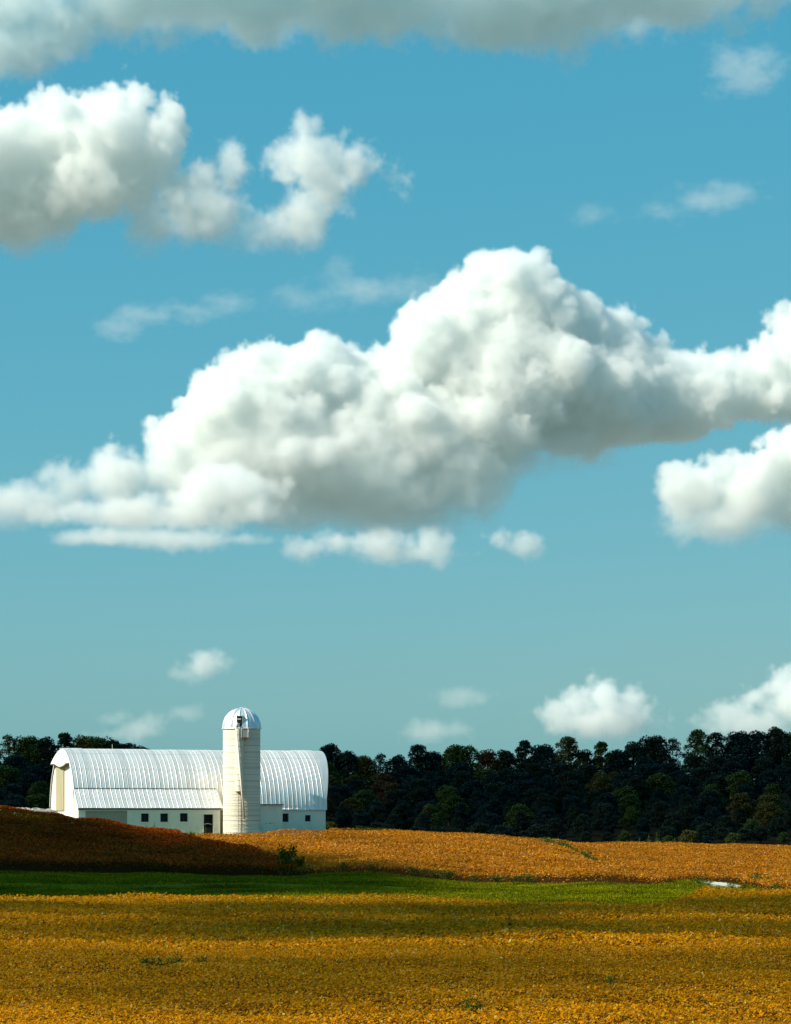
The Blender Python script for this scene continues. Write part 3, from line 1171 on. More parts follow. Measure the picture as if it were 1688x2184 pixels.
# ladder below the chute: side rails and rungs
m = MB()
lx = onsilo(513, 1700).x
ly = -math.sqrt(SR ** 2 - lx ** 2)
for s in (-.20, .20):
    m.tube([(lx + s, ly - .14, .5), (lx + s, ly - .14, zb_ + .6)], .02, 6)
rustm = plain('rusty_ladder', (.25, .19, .12), .8, .2)
lad = m.build('ladder', rustm, silo)
m = MB()
m.tube([(-.20, 0, 0), (.20, 0, 0)], .02, 6)
rme = m.mesh('rung', rustm)
q = .8
while q < zb_ + .3:
    mesh_obj('rung', rme, lad, (lx, ly - .14, q))
    q += .33
# working platform under the dome, to the right of the ladder
pa = onsilo(516, 1572)
pb = onsilo(531, 1572)
m = MB()
z0 = SH - 1.05
m.box((pa.x, -SR - .85, z0), (pb.x, -SR + .12, z0 + .07))
plat = m.build('platform', eave_wood, silo)
m = MB()
galv = plain('galvanised_sheet', (.22, .25, .25), .5, .3)
m.box((pa.x, -SR - .85, z0 + .071), (pb.x, -SR - .82, z0 + .78))
m.box((pa.x, -SR - .819, z0 + .071), (pa.x + .03, -SR + .1, z0 + .78))
m.build('side_panel', galv, plat)
m = MB()
for cx_, cy_ in ((pa.x + .03, -SR - .87), (pb.x - .02, -SR - .87), (pb.x - .02, -SR + .05)):
    m.tube([(cx_, cy_, z0), (cx_, cy_, z0 + 1.0)], .028, 6)
m.tube([(pa.x + .03, -SR - .87, z0 + 1.0), (pb.x - .02, -SR - .87, z0 + 1.0), (pb.x - .02, -SR + .05, z0 + 1.0)], .026, 6)
m.build('guard_rail', white_trim, plat)

# pale rubble bank at the gable foot
stone = plain('pale_rubble', (.27, .26, .22), .95, 0, .35, 2)
m = MB()
for k in range(170):
    s, q = rnd.uniform(-7, -.2), rnd.uniform(-2.5, 7.5)
    p = barn_m @ Vector((s, q, 0))
    pp = pix(p.x, p.y)
    zg = float(height(pp, p.y))
    bank = 2.55 - .34 * max(0, 1.5 - q) - .18 * abs(s)
    z = max(zg, BZ + bank * rnd.uniform(.7, 1.0))
    r = rnd.uniform(.22, .55)
    mat_ = Matrix.Translation((p.x, p.y, z)) @ Matrix.Rotation(rnd.uniform(0, 6), 4, 'Z') @ Matrix.Rotation(rnd.uniform(-.5, .5), 4, 'X') @ Matrix.Diagonal((r * rnd.uniform(.8, 1.5), r, r * rnd.uniform(.5, .8), 1))
    e = bmesh.ops.create_icosphere(m.bm, subdivisions=1, radius=1, matrix=mat_)
    for v in e['verts']:
        v.co += Vector((rnd.uniform(-1, 1), rnd.uniform(-1, 1), rnd.uniform(-1, 1))) * r * .15
tag(m.build('rubble', stone), 'pale grey rubble bank heaped at the foot of the barn gable', 'rubble', kind='stuff')
m = MB()                                      # the earth core of the bank below the stones
core = []
for s in range(0, 9):
    row = []
    for q in range(0, 13):
        ls, lq = -7.5 + s * .93, -3 + q * .95
        p = barn_m @ Vector((ls, lq, 0))
        bank = 2.35 - .34 * max(0, 1.5 - lq) - .18 * abs(ls) - .5 * max(0, lq - 7)
        zg = float(height(pix(p.x, p.y), p.y))
        edge = s in (0,) or q in (0, 12)
        row.append(m.bm.verts.new((p.x, p.y, zg - .3 if edge else max(zg - .05, BZ + bank + rnd.uniform(-.1, .1)))))
    core.append(row)
for s in range(8):
    for q in range(12):
        m.bm.faces.new((core[s][q], core[s + 1][q], core[s + 1][q + 1], core[s][q + 1]))
tag(m.build('earth_bank', plain('dry_pale_earth', (.34, .25, .14), .95, 0, .3, 1.2), smooth=True), 'dry pale earth ramp rising to the barn gable', 'bank', kind='structure')

# ------------------------------------------------------------------ trees, shrubs, weeds
bark = plain('tree_bark', (.06, .045, .035), .95, 0, .4, 4)


def foliage_mat(name, stops):
    return leaf_mat(name, stops, None, 0.15)


FOL = {
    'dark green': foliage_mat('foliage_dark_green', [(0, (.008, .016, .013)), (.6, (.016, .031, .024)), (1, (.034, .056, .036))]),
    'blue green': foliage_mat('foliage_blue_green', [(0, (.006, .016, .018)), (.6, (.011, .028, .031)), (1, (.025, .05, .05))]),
    'mid green': foliage_mat('foliage_mid_green', [(0, (.018, .032, .010)), (.6, (.045, .080, .022)), (1, (.085, .125, .03))]),
    'olive': foliage_mat('foliage_olive', [(0, (.028, .030, .009)), (.6, (.075, .075, .022)), (1, (.12, .11, .03))]),
    'russet': foliage_mat('foliage_russet', [(0, (.03, .02, .010)), (.6, (.080, .048, .024)), (1, (.12, .08, .035))]),
}


def crown_mesh(seed, width, hgt, base, lobes, leaves, leaf, open_=0.0):
    r = np.random.default_rng(seed)
    P, = [[]]
    cents = []
    for k in range(lobes):
        s = (k + .5) / lobes
        zz = base + (hgt - base) * (0.12 + .80 * s)
        env = math.sin(math.pi * min(1, .18 + .80 * s)) ** .7
        rad = width * .5 * env * r.uniform(.25, .80)
        a = k * 2.4 + r.uniform(-.5, .5)
        lr = width * r.uniform(.20, .30) * (1 - .25 * s)
        c = np.array([math.cos(a) * rad, math.sin(a) * rad, zz])
        cents.append((c, lr))
    cents.append((np.array([r.uniform(-.4, .4), r.uniform(-.4, .4), hgt - width * .16]), width * .17))
    for c, lr in cents:
        n = int(leaves / len(cents) * (lr / (width * .2)) ** 2)
        d = r.normal(size=(n, 3))
        d /= np.linalg.norm(d, axis=1)[:, None]
        d[:, 2] = np.where(d[:, 2] < -.3, -d[:, 2] * .6, d[:, 2])
        # sub-clumps give each lobe a broken edge
        sub = r.normal(size=(9, 3))
        sub /= np.linalg.norm(sub, axis=1)[:, None]
        near = (d @ sub.T).max(1)
        rr = lr * (0.70 + .38 * near) * r.uniform(.72, 1.06, n)
        keep = r.uniform(size=n) > open_ * (near < .75)
        P.append((c + d * rr[:, None] * np.array([1, 1, .82]))[keep])
    P = np.concatenate(P)
    global rng
    save, rng = rng, r
    me = leaf_field('crown', P, leaf * r.uniform(.6, 1.4, len(P)), 0.25, FOL['dark green'])
    rng = save
    m = MB()
    m.tube([(0, 0, -.6), (.05, .03, base * .6), (-.05, .02, base + (hgt - base) * .45), (0, 0, hgt * .86)], [.30, .24, .15, .03], 8)
    for c, lr in cents[::2]:
        z0 = max(base * .7, c[2] - 2.2)
        m.tube([(0, 0, z0), tuple(c * np.array([.55, .55, 0]) + np.array([0, 0, (z0 + c[2]) / 2 + .2])), tuple(c)], [.12, .08, .03], 5)
    return me, m.mesh('trunk', bark)


KINDS = [
    ('round crowned', crown_mesh(1, 8.6, 14, 1.2, 22, 9500, .40)),
    ('broad crowned', crown_mesh(2, 10.0, 13, 1.2, 26, 11000, .41)),
    ('upright', crown_mesh(3, 6.8, 15, 1.0, 22, 8500, .39)),
    ('loose topped', crown_mesh(4, 8.0, 15, 1.5, 19, 7200, .38, .4)),
    ('lumpy', crown_mesh(5, 9.2, 12.5, 1.0, 19, 9500, .40, .1)),
    ('open branched', crown_mesh(6, 7.4, 15.5, 2.0, 17, 5200, .36, .6)),
]
FOOT = crown_mesh(8, 6.0, 6.0, .3, 15, 5000, .27)


SEEN = set()


def tree(px, D, top_py, kind, hue, label, group, wid=1.0, name='tree', cat='tree', foot=None):
    if ' row below ' in label and label in SEEN:
        label = 'nearer ' + label.replace('in the ', 'in ', 1)
    SEEN.add(label)
    p = at(px, D)
    hgt = EYE - (top_py - HY) / F * D - p.z
    nm, (cm, tm) = foot or KINDS[kind]
    base_h = max(v.co.z for v in cm.vertices[0:0]) if False else cm['top']
    s = max(hgt, 2.0) / base_h
    o = empty(name, p, rnd.uniform(0, 6.28))
    o.scale = (s * wid, s * wid, s)
    tag(o, label, cat, group)
    mesh_obj('trunk', tm, o)
    c = mesh_obj('crown', cm, o)
    c.material_slots[0].link = 'OBJECT'
    c.material_slots[0].material = FOL[hue]
    return o


for nm, (cm, tm) in KINDS + [('bushy', FOOT)]:
    co = np.empty(len(cm.vertices) * 3, np.float32)
    cm.vertices.foreach_get('co', co)
    cm['top'] = float(np.sort(co.reshape(-1, 3)[:, 2])[int(len(co) / 3 * .998)])

SKY_L = [(-30, 1580, 0), (18, 1568, 5), (58, 1571, 1), (98, 1574, 0), (140, 1564, 2), (178, 1570, 4), (214, 1573, 1), (246, 1581, 0), (274, 1586, 3), (303, 1593, 0)]
SKY_R = [(703, 1588, 0), (742, 1603, 4), (776, 1613, 1), (812, 1608, 5), (850, 1612, 0), (893, 1589, 3), (925, 1604, 1), (972, 1590, 1), (1003, 1591, 5), (1040, 1600, 4),
         (1078, 1601, 0), (1122, 1580, 2), (1160, 1589, 1), (1213, 1572, 3), (1246, 1600, 4), (1283, 1583, 2), (1318, 1600, 1), (1352, 1583, 4), (1393, 1570, 1), (1436, 1575, 5),
         (1488, 1557, 3), (1528, 1563, 3), (1578, 1561, 1), (1616, 1560, 4), (1655, 1553, 0), (1694, 1563, 1), (1735, 1560, 0)]
ORD = ['first', 'second', 'third', 'fourth', 'fifth', 'sixth', 'seventh', 'eighth', 'ninth', 'tenth', 'eleventh', 'twelfth', 'thirteenth', 'fourteenth', 'fifteenth', 'sixteenth', 'seventeenth', 'eighteenth',
       'nineteenth', 'twentieth', 'twenty-first', 'twenty-second', 'twenty-third', 'twenty-fourth', 'twenty-fifth', 'twenty-sixth', 'twenty-seventh', 'twenty-eighth']
hl = ['mid green', 'olive', 'mid green', 'dark green', 'dark green', 'olive', 'mid green', 'dark green', 'blue green', 'dark green']
for i, (a, y, k) in enumerate(SKY_L):
    hue = hl[i]
    tree(a, 640, y, k, hue, f'{KINDS[k][0]} {hue} tree on the skyline, {ORD[i]} from the left edge', 'skyline trees left of the barn')
hr = ['blue green', 'dark green', 'olive', 'dark green', 'dark green', 'dark green', 'blue green', 'mid green', 'mid green', 'russet', 'dark green', 'dark green', 'blue green', 'olive', 'dark green', 'mid green', 'blue green', 'dark green', 'dark green',
      'blue green', 'mid green', 'dark green', 'blue green', 'blue green', 'dark green', 'mid green', 'dark green']
for i, (a, y, k) in enumerate(SKY_R):
    hue = hr[i]
    tree(a, 640, y, k, hue, f'{KINDS[k][0]} {hue} tree on the skyline, {ORD[i]} right of the barn', 'skyline trees right of the barn')


def skyline(px):
    S = SKY_L + SKY_R
    return float(np.interp(px, [s[0] for s in S], [s[1] for s in S]))


ROWS = [(622, .22), (602, .34), (582, .46), (562, .58), (540, .72), (518, .86), (500, 1.0)]
# crowns that stand out paler against the shaded wood: px, py
PALE = [(750, 1640, 'olive'), (822, 1655, 'russet'), (945, 1690, 'mid green'), (1100, 1670, 'blue green'), (1250, 1650, 'olive'), (1290, 1650, 'olive'), (1330, 1700, 'mid green'), (1500, 1665, 'mid green'),
        (1560, 1690, 'olive'), (1640, 1700, 'olive'), (1590, 1760, 'mid green'), (60, 1690, 'mid green'), (160, 1660, 'olive'), (20, 1650, 'olive'), (1420, 1755, 'mid green')]
for row, (D, f) in enumerate(ROWS):
    px = -60 + rnd.uniform(0, 40)
    while px < 1780:
        behind = 195 < px < 655
        if not behind:
            sky_y = skyline(px)
            top = sky_y + 14 + (1738 - sky_y - 14) * f + rnd.uniform(-9, 9)
            hue = rnd.choices(['dark green', 'blue green', 'mid green', 'olive', 'russet'], [5, 5.5, 1.5, 0.35, .12])[0]
            for (a, b, h) in PALE:
                if abs(a - px) < 26 and abs(b - top) < 16:
                    hue = h
            k = rnd.choice([0, 0, 1, 1, 2, 4, 4, 3])
            side = 'left' if px < 400 else 'right'
            if side == 'left':
                q_ = min(range(len(SKY_L)), key=lambda z_: abs(SKY_L[z_][0] - px))
                ref = f'{ORD[q_]} skyline tree from the left edge'
            else:
                q_ = min(range(len(SKY_R)), key=lambda z_: abs(SKY_R[z_][0] - px))
                ref = f'{ORD[q_]} skyline tree right of the barn'
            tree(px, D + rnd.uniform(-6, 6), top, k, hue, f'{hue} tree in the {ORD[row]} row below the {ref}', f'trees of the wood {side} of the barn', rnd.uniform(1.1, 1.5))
        px += rnd.uniform(48, 68) * (600 / D) ** .5
# a belt of low shrubs closes the wood towards the field
i = 0
px = -40.0
while px < 1760:
    if not 195 < px < 660:
        i += 1
        tree(px, rnd.uniform(474, 490), rnd.uniform(1752, 1775), 0, rnd.choice(['dark green', 'blue green', 'dark green', 'mid green']),
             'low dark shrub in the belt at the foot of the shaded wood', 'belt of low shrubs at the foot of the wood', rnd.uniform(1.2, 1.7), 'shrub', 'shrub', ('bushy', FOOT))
    px += rnd.uniform(30, 52)
# shrubs along the foot of the wood
for i, (a, y, D, hue, lab) in enumerate([
        (703, 1757, 300, 'olive', 'low ochre shrub beside the right corner of the barn'),
        (752, 1768, 420, 'mid green', 'dull green shrub just right of the barn at the field edge'),
        (800, 1768, 430, 'blue green', 'long dark green shrub at the wood edge right of the barn'),
        (838, 1766, 430, 'dark green', 'rounded dark shrub at the wood edge right of the long green shrub'),
        (1425, 1782, 440, 'mid green', 'small green shrub at the wood edge below the pale olive crowns'),
        (1470, 1770, 440, 'olive', 'low olive shrub at the wood edge, towards the right end'),
        (1505, 1782, 440, 'blue green', 'blue green shrub at the wood edge, towards the right end'),
        (1565, 1776, 440, 'mid green', 'bright green shrub at the wood edge near the right corner')]):
    tree(a, D, y, 0, hue, lab, 'shrubs along the foot of the wood', 1.5, 'shrub', 'shrub', ('bushy', FOOT))

weed_mat = leaf_mat('weed_leaf', [(0, (.02, .045, .004)), (.6, (.06, .10, .008)), (1, (.13, .16, .02))])
stem_mat = plain('weed_stem', (.10, .10, .03), .9)


def bush_meshes(seed, n, leaf, w, h, stems=6, spiky=.4):
    r = np.random.default_rng(seed)
    ends = [np.array([r.uniform(-.5, .5) * w, r.uniform(-.5, .5) * w, h * r.uniform(.6, 1.0)]) for _ in range(stems)]
    s = r.uniform(.12, 1, n) ** .7
    e = np.array(ends)[r.integers(0, stems, n)]
    P = e * s[:, None] + r.normal(size=(n, 3)) * np.array([w, w, h * .6]) * .5 * (1.05 - s[:, None]) * (1 - spiky) * .8 + r.normal(size=(n, 3)) * leaf * .6
    P[:, 2] = np.maximum(P[:, 2], .03)
    global rng
    save, rng = rng, r
    fm = leaf_field('foliage', P, leaf * r.uniform(.6, 1.4, n), .2, weed_mat)
    rng = save
    m = MB()
    for q in ends:
        m.tube([(0, 0, -.1), tuple(q * np.array([.6, .6, .5])), tuple(q)], [.02, .015, .006], 5)
    return fm, m.mesh('stem', stem_mat)


BU = [bush_meshes(21, 900, .10, 1.0, 1.0, 9, .1), bush_meshes(22, 160, .09, .55, 1.0, 4, .55), bush_meshes(23, 420, .09, 1.3, .8, 12, .35)]


def bush(px, D, hgt, wid, kind, label, name='weed', cat='weed', group=None):
    o = empty(name, at(px, D), rnd.uniform(0, 6.28))
    o.scale = (wid, wid, hgt)
    tag(o, label, cat, group)
    mesh_obj('foliage', BU[kind][0], o)
    mesh_obj('stem', BU[kind][1], o)
    return o


bush(614, 198, 2.4, 1.6, 0, 'dark bush at the tip of the brown hill beside the grass', 'bush', 'bush')
bush(641, 199, 1.5, .8, 0, 'small dark bush right beside the larger bush at the hill tip', 'bush', 'bush')
bush(312, 251, 1.5, 1.4, 2, 'green weeds against the barn wall below the left window')
bush(330, 251.5, 1.8, 1.1, 1, 'tall spindly weed against the barn wall below the first window')
bush(375, 235, 1.2, 2.2, 2, 'wide green weed patch in the crop before the barn door')
bush(398, 232, 1.3, 2.0, 2, 'green weed clump at the edge of the brown hill crop')
bush(440, 254, 1.4, .8, 1, 'thin weed standing below the dark barn door')
bush(215, 203, 1.1, 1.3, 2, 'dull green weed clump in the shaded hill crop, left')
bush(345, 201, 1.1, 1.6, 2, 'dull green weed clump in the shaded hill crop, middle')
bush(560, 200, 1.2, .9, 1, 'thin green weed at the shaded crop edge near the bush')
bush(1088, 124, 1.35, .75, 1, 'dark spindly weed standing alone in the far part of the golden crop')
bush(1008, 76.5, 1.1, .6, 2, 'small dark green weed near the bottom of the golden crop')
bush(330, 96.2, 1.12, 1.2, 2, 'bright green weed patch in the golden crop, its left half')
bush(362, 96.4, 1.10, 1.0, 2, 'bright green weed patch in the golden crop, its right half')
bush(437, 97.2, 1.10, .6, 2, 'small green weed tuft right of the bright green patch')
bush(1300, 87, 1.05, .5, 2, 'tiny dark weed in the golden crop at the lower right')
bush(1655, 182, 1.1, .9, 2, 'yellow green weed clump by the pale crop mound at the right edge')
bush(1612, 204, 1.4, 1.0, 2, 'bright green weed right of the gravel patch')
bush(1640, 203, 1.0, .9, 2, 'low green weed second to the right of the gravel patch')
for i, (a, d_) in enumerate(((1492, 193), (1508, 191.5), (1560, 191.5), (1586, 193.5))):
    bush(a, d_, rnd.uniform(.5, .8), rnd.uniform(.6, 1.0), 2, f'low weed at the near rim of the gravel patch, {ORD[i]} from the left', group='weeds round the gravel')
for i in range(9):
    a = 1170 + i * 16 + rnd.uniform(-4, 4)
    Dd = float(ip(a, [1150, 1300, 1420], [262, 231, 206])) + rnd.uniform(-1, 1)
    bush(a, Dd, rnd.uniform(1.1, 1.7), rnd.uniform(1.4, 2.2), 2, f'green weed clump in the fold of the tan field, {ORD[i]} from its upper end', group='weeds in the field drain')
for i in range(10):
    a = [735, 795, 885, 905, 930, 955, 1010, 1060, 1100, 1130][i]
    bush(a, float(far_front(a)) - .3, rnd.uniform(.7, 1.1), rnd.uniform(.7, 1.3), 2, f'green weed along the lit crop edge above the grass, {ORD[i]} from the left', group='weeds along the crop edge')
for i in range(4):
    a = [1365, 1385, 1402, 1440][i]
    bush(a, 320 + i, [1.6, 2.0, 2.2, 1.5][i], 1.3, 1, f'tall pale weed on the field crest against the dark wood, {ORD[i]} from the left', group='weeds on the crest')

# ------------------------------------------------------------------ clouds (real volumes)


def P3(x, y, D):
    return np.array([(x - CX) / F * D, D, EYE + (HY - y) / F * D])


TN = 160                                     # edge of the repeating noise blocks, in voxels


def fractal_block(seed, beta, kmin, aniso=(1, 1, 1)):
    r = np.random.default_rng(seed)
    f = np.fft.rfftn(r.normal(size=(TN, TN, TN)).astype(np.float32))
    kz = np.fft.fftfreq(TN) * TN * aniso[2]
    ky = np.fft.fftfreq(TN) * TN * aniso[1]
    kx = np.fft.rfftfreq(TN) * TN * aniso[0]
    k = np.sqrt(kz[:, None, None] ** 2 + ky[None, :, None] ** 2 + kx[None, None, :] ** 2)
    k[0, 0, 0] = 1
    amp = k ** (-beta / 2) / (1 + (kmin / k) ** 4)
    amp[0, 0, 0] = 0
    o = np.fft.irfftn(f * amp, s=(TN, TN, TN), axes=(0, 1, 2)).astype(np.float32)
    return o / o.std()


def cell_block(seed, cell):
    """Distance to scattered points: rounded cells with creases between them."""
    r = np.random.default_rng(seed)
    out = np.full((TN, TN, TN), 9.0, np.float32)
    w = int(cell * 1.15) + 1
    ax = np.arange(-w, w + 1)
    for p in r.uniform(0, TN, (int((TN / cell) ** 3), 3)):
        i = np.floor(p).astype(int)
        fr = p - i
        q = [((ax - fr[k]) / cell).astype(np.float32) ** 2 for k in range(3)]
        d = q[2][:, None, None] + q[1][None, :, None] + q[0][None, None, :]
        ix = np.ix_((ax + i[2]) % TN, (ax + i[1]) % TN, (ax + i[0]) % TN)
        out[ix] = np.minimum(out[ix], d)
    return np.sqrt(np.minimum(out, 1.4))


FB = fractal_block(1, 3.9, 2.0)
FW = fractal_block(2, 3.4, 2.0, (1.7, 1, 1.0))
CB = cell_block(3, 18)
_c2 = cell_block(4, 9)
_c3 = np.tile(_c2[::2, ::2, ::2], (2, 2, 2))
CB = (.75 * CB + .6 * _c2 + .36 * _c3) / 1.71
CB -= CB.mean()


def cloud_volume(name, label, S, vox, sigma, edge, amp, nscale, seed, levels=((40, (.16, .40)),), billow=0.0, min_d=-.25, soft_base=None, group=None, thin=0.0, wisp=False, lift=1.0, tint=(0.958, 0.970, 0.964)):
    """S: list of (centre, radii). Density comes from a union of puffs on puffs, roughened by noise."""
    r = np.random.default_rng(seed)
    pad = amp * 1.3 + billow * .6 + vox * 3
    lo = np.min([c - q * 1.12 - pad for c, q in S], 0)
    hi = np.max([c + q * 1.12 + pad for c, q in S], 0)
    n = np.ceil((hi - lo) / vox).astype(int) + 1
    while n.prod() > 16.4e6:
        vox *= 1.06
        n = np.ceil((hi - lo) / vox).astype(int) + 1
    hi = lo + (n - 1) * vox
    sdf = np.full(n[::-1], 60 * vox, np.float32)

    def splat(c, q):
        a = np.maximum(np.floor((c - q - pad - lo) / vox).astype(int), 0)
        b = np.minimum(np.ceil((c + q + pad - lo) / vox).astype(int) + 1, n)
        if (b <= a).any():
            return
        ax = [((lo[i] + np.arange(a[i], b[i]) * vox - c[i]) / q[i]).astype(np.float32) for i in range(3)]
        d = (np.sqrt((ax[2] ** 2)[:, None, None] + (ax[1] ** 2)[None, :, None] + (ax[0] ** 2)[None, None, :]) - 1) * np.float32(q.min())
        v_ = sdf[a[2]:b[2], a[1]:b[1], a[0]:b[0]]
        np.minimum(v_, d, out=v_)

    cur = S
    for c, q in cur:
        splat(c, q)
    for cnt, rs in levels:
        nxt = []
        for c, q in cur:
            for _ in range(cnt):
                d = r.normal(size=3)
                d /= np.linalg.norm(d)
                if d[2] < min_d or d[1] > .5:
                    continue
                rad = q.min() * r.uniform(*rs)
                if rad < vox * 1.3:
                    continue
                e = c + d * q * r.uniform(.78, .98)
                nxt.append((e, np.full(3, rad)))
                splat(*nxt[-1])
        cur = nxt
    o3 = r.integers(0, TN, 3)
    ix = np.ix_((np.arange(n[2]) + o3[0]) % TN, (np.arange(n[1]) + o3[1]) % TN, (np.arange(n[0]) + o3[2]) % TN)
    den = sdf
    den += np.float32(amp * .42) * (FW if wisp else FB)[ix]
    if billow:
        den += np.float32(2.6 * billow) * CB[ix]
    e_ = np.full((n[2], 1, 1), edge, np.float32)
    if soft_base:                         # (z low, z high, edge at the base): the underside fades softly
        zc = np.clip((lo[2] + np.arange(n[2]) * vox - soft_base[0]) / (soft_base[1] - soft_base[0]), 0, 1)
        e_[:, 0, 0] = soft_base[2] + (edge - soft_base[2]) * zc
    den -= np.float32(vox * .8)
    den /= -(e_ + np.float32(vox * .8))
    np.clip(den, 0, 1, out=den)
    if soft_base:                         # thinner towards the base
        den *= (lift + (1 - lift) * zc).astype(np.float32)[:, None, None]
    if thin:
        den **= 1 + thin
    for ax_ in range(3):                  # keep the block's faces empty
        sl = [slice(None)] * 3
        for q_ in (0, -1):
            sl[ax_] = q_
            den[tuple(sl)] = 0
    me = bpy.data.meshes.new(name)
    me.vertices.add(int(n.prod()))
    at_ = me.attributes.new('den', 'FLOAT', 'POINT')
    at_.data.foreach_set('value', den.ravel())
    ob = mesh_obj(name, me)
    gr = bpy.data.node_groups.new(name, 'GeometryNodeTree')
    gr.interface.new_socket('Geometry', in_out='INPUT', socket_type='NodeSocketGeometry')
    gr.interface.new_socket('Geometry', in_out='OUTPUT', socket_type='NodeSocketGeometry')
    Lk, nd = gr.links.new, gr.nodes.new
    gi, go, vc, pos = nd('NodeGroupInput'), nd('NodeGroupOutput'), nd('GeometryNodeVolumeCube'), nd('GeometryNodeInputPosition')
    vc.inputs['Min'].default_value = lo
    vc.inputs['Max'].default_value = hi
    for k, a in enumerate('XYZ'):
        vc.inputs['Resolution ' + a].default_value = int(n[k])

    def mm(op, a, b=0.0, c=0.0):
        q = nd('ShaderNodeMath')
        q.operation = op
        for i, v_ in ((0, a), (1, b), (2, c)):
            if hasattr(v_, 'is_output'):
                Lk(v_, q.inputs[i])
            else:
                q.inputs[i].default_value = float(v_)
        return q.outputs[0]
    sp = nd('ShaderNodeSeparateXYZ')
    Lk(pos.outputs[0], sp.inputs[0])
    ix, iy, iz = [mm('ROUND', mm('MULTIPLY', mm('SUBTRACT', sp.outputs[i], lo[i]), 1 / vox)) for i in range(3)]
    idx = mm('MULTIPLY_ADD', mm('MULTIPLY_ADD', iz, float(n[1]), iy), float(n[0]), ix)
    si = nd('GeometryNodeSampleIndex')
    si.data_type, si.domain, si.clamp = 'FLOAT', 'POINT', True
    na = nd('GeometryNodeInputNamedAttribute')
    na.data_type = 'FLOAT'
    na.inputs[0].default_value = 'den'
    Lk(gi.outputs[0], si.inputs['Geometry'])
    Lk(na.outputs[0], si.inputs['Value'])
    Lk(idx, si.inputs['Index'])
    Lk(si.outputs[0], vc.inputs['Density'])
    mat = bpy.data.materials.new(name)
    mat.use_nodes = True
    t2 = mat.node_tree
    t2.nodes.remove(t2.nodes['Principled BSDF'])
    pv = t2.nodes.new('ShaderNodeVolumePrincipled')
    pv.inputs['Density'].default_value = sigma
    pv.inputs['Color'].default_value = (*tint, 1)
    pv.inputs['Anisotropy'].default_value = 0.0
    t2.links.new(pv.outputs[0], t2.nodes['Material Output'].inputs['Volume'])
    sm = nd('GeometryNodeSetMaterial')
    sm.inputs['Material'].default_value = mat
    Lk(vc.outputs[0], sm.inputs[0])
    Lk(sm.outputs[0], go.inputs[0])
    me.materials.append(mat)
    ob.modifiers.new('density', 'NODES').node_group = gr
    return tag(ob, label, 'cloud', group, 'stuff')


def cloud(label, D, puffs, seed, od=1.0, vox_px=3.6, edge_px=7, amp_px=16, nscale_px=90, depth=1.0, base=None, bil_px=14, jit=.3, **kw):
    """Cloud placed at depth D; sizes in the viewing frame's pixels. od: extinction per 100 px."""
    k = D / F
    r = np.random.default_rng(seed + 100)
    S = []
    for (x, y, rx, ry, *dz) in puffs:
        c = P3(x, y, D + (dz[0] if dz else r.uniform(-jit, jit) * min(rx, ry)) * k)
        S.append((c, np.array([rx * k, (rx + ry) / 2 * k * depth, ry * k])))
    sb = None
    if base:
        sb = (P3(0, base[0], D)[2], P3(0, base[1], D)[2], base[2] * k)
    return cloud_volume('cloud', label, S, vox_px * k, od / (100 * k), edge_px * k, amp_px * k, nscale_px * k, seed, soft_base=sb, billow=bil_px * k, **kw)


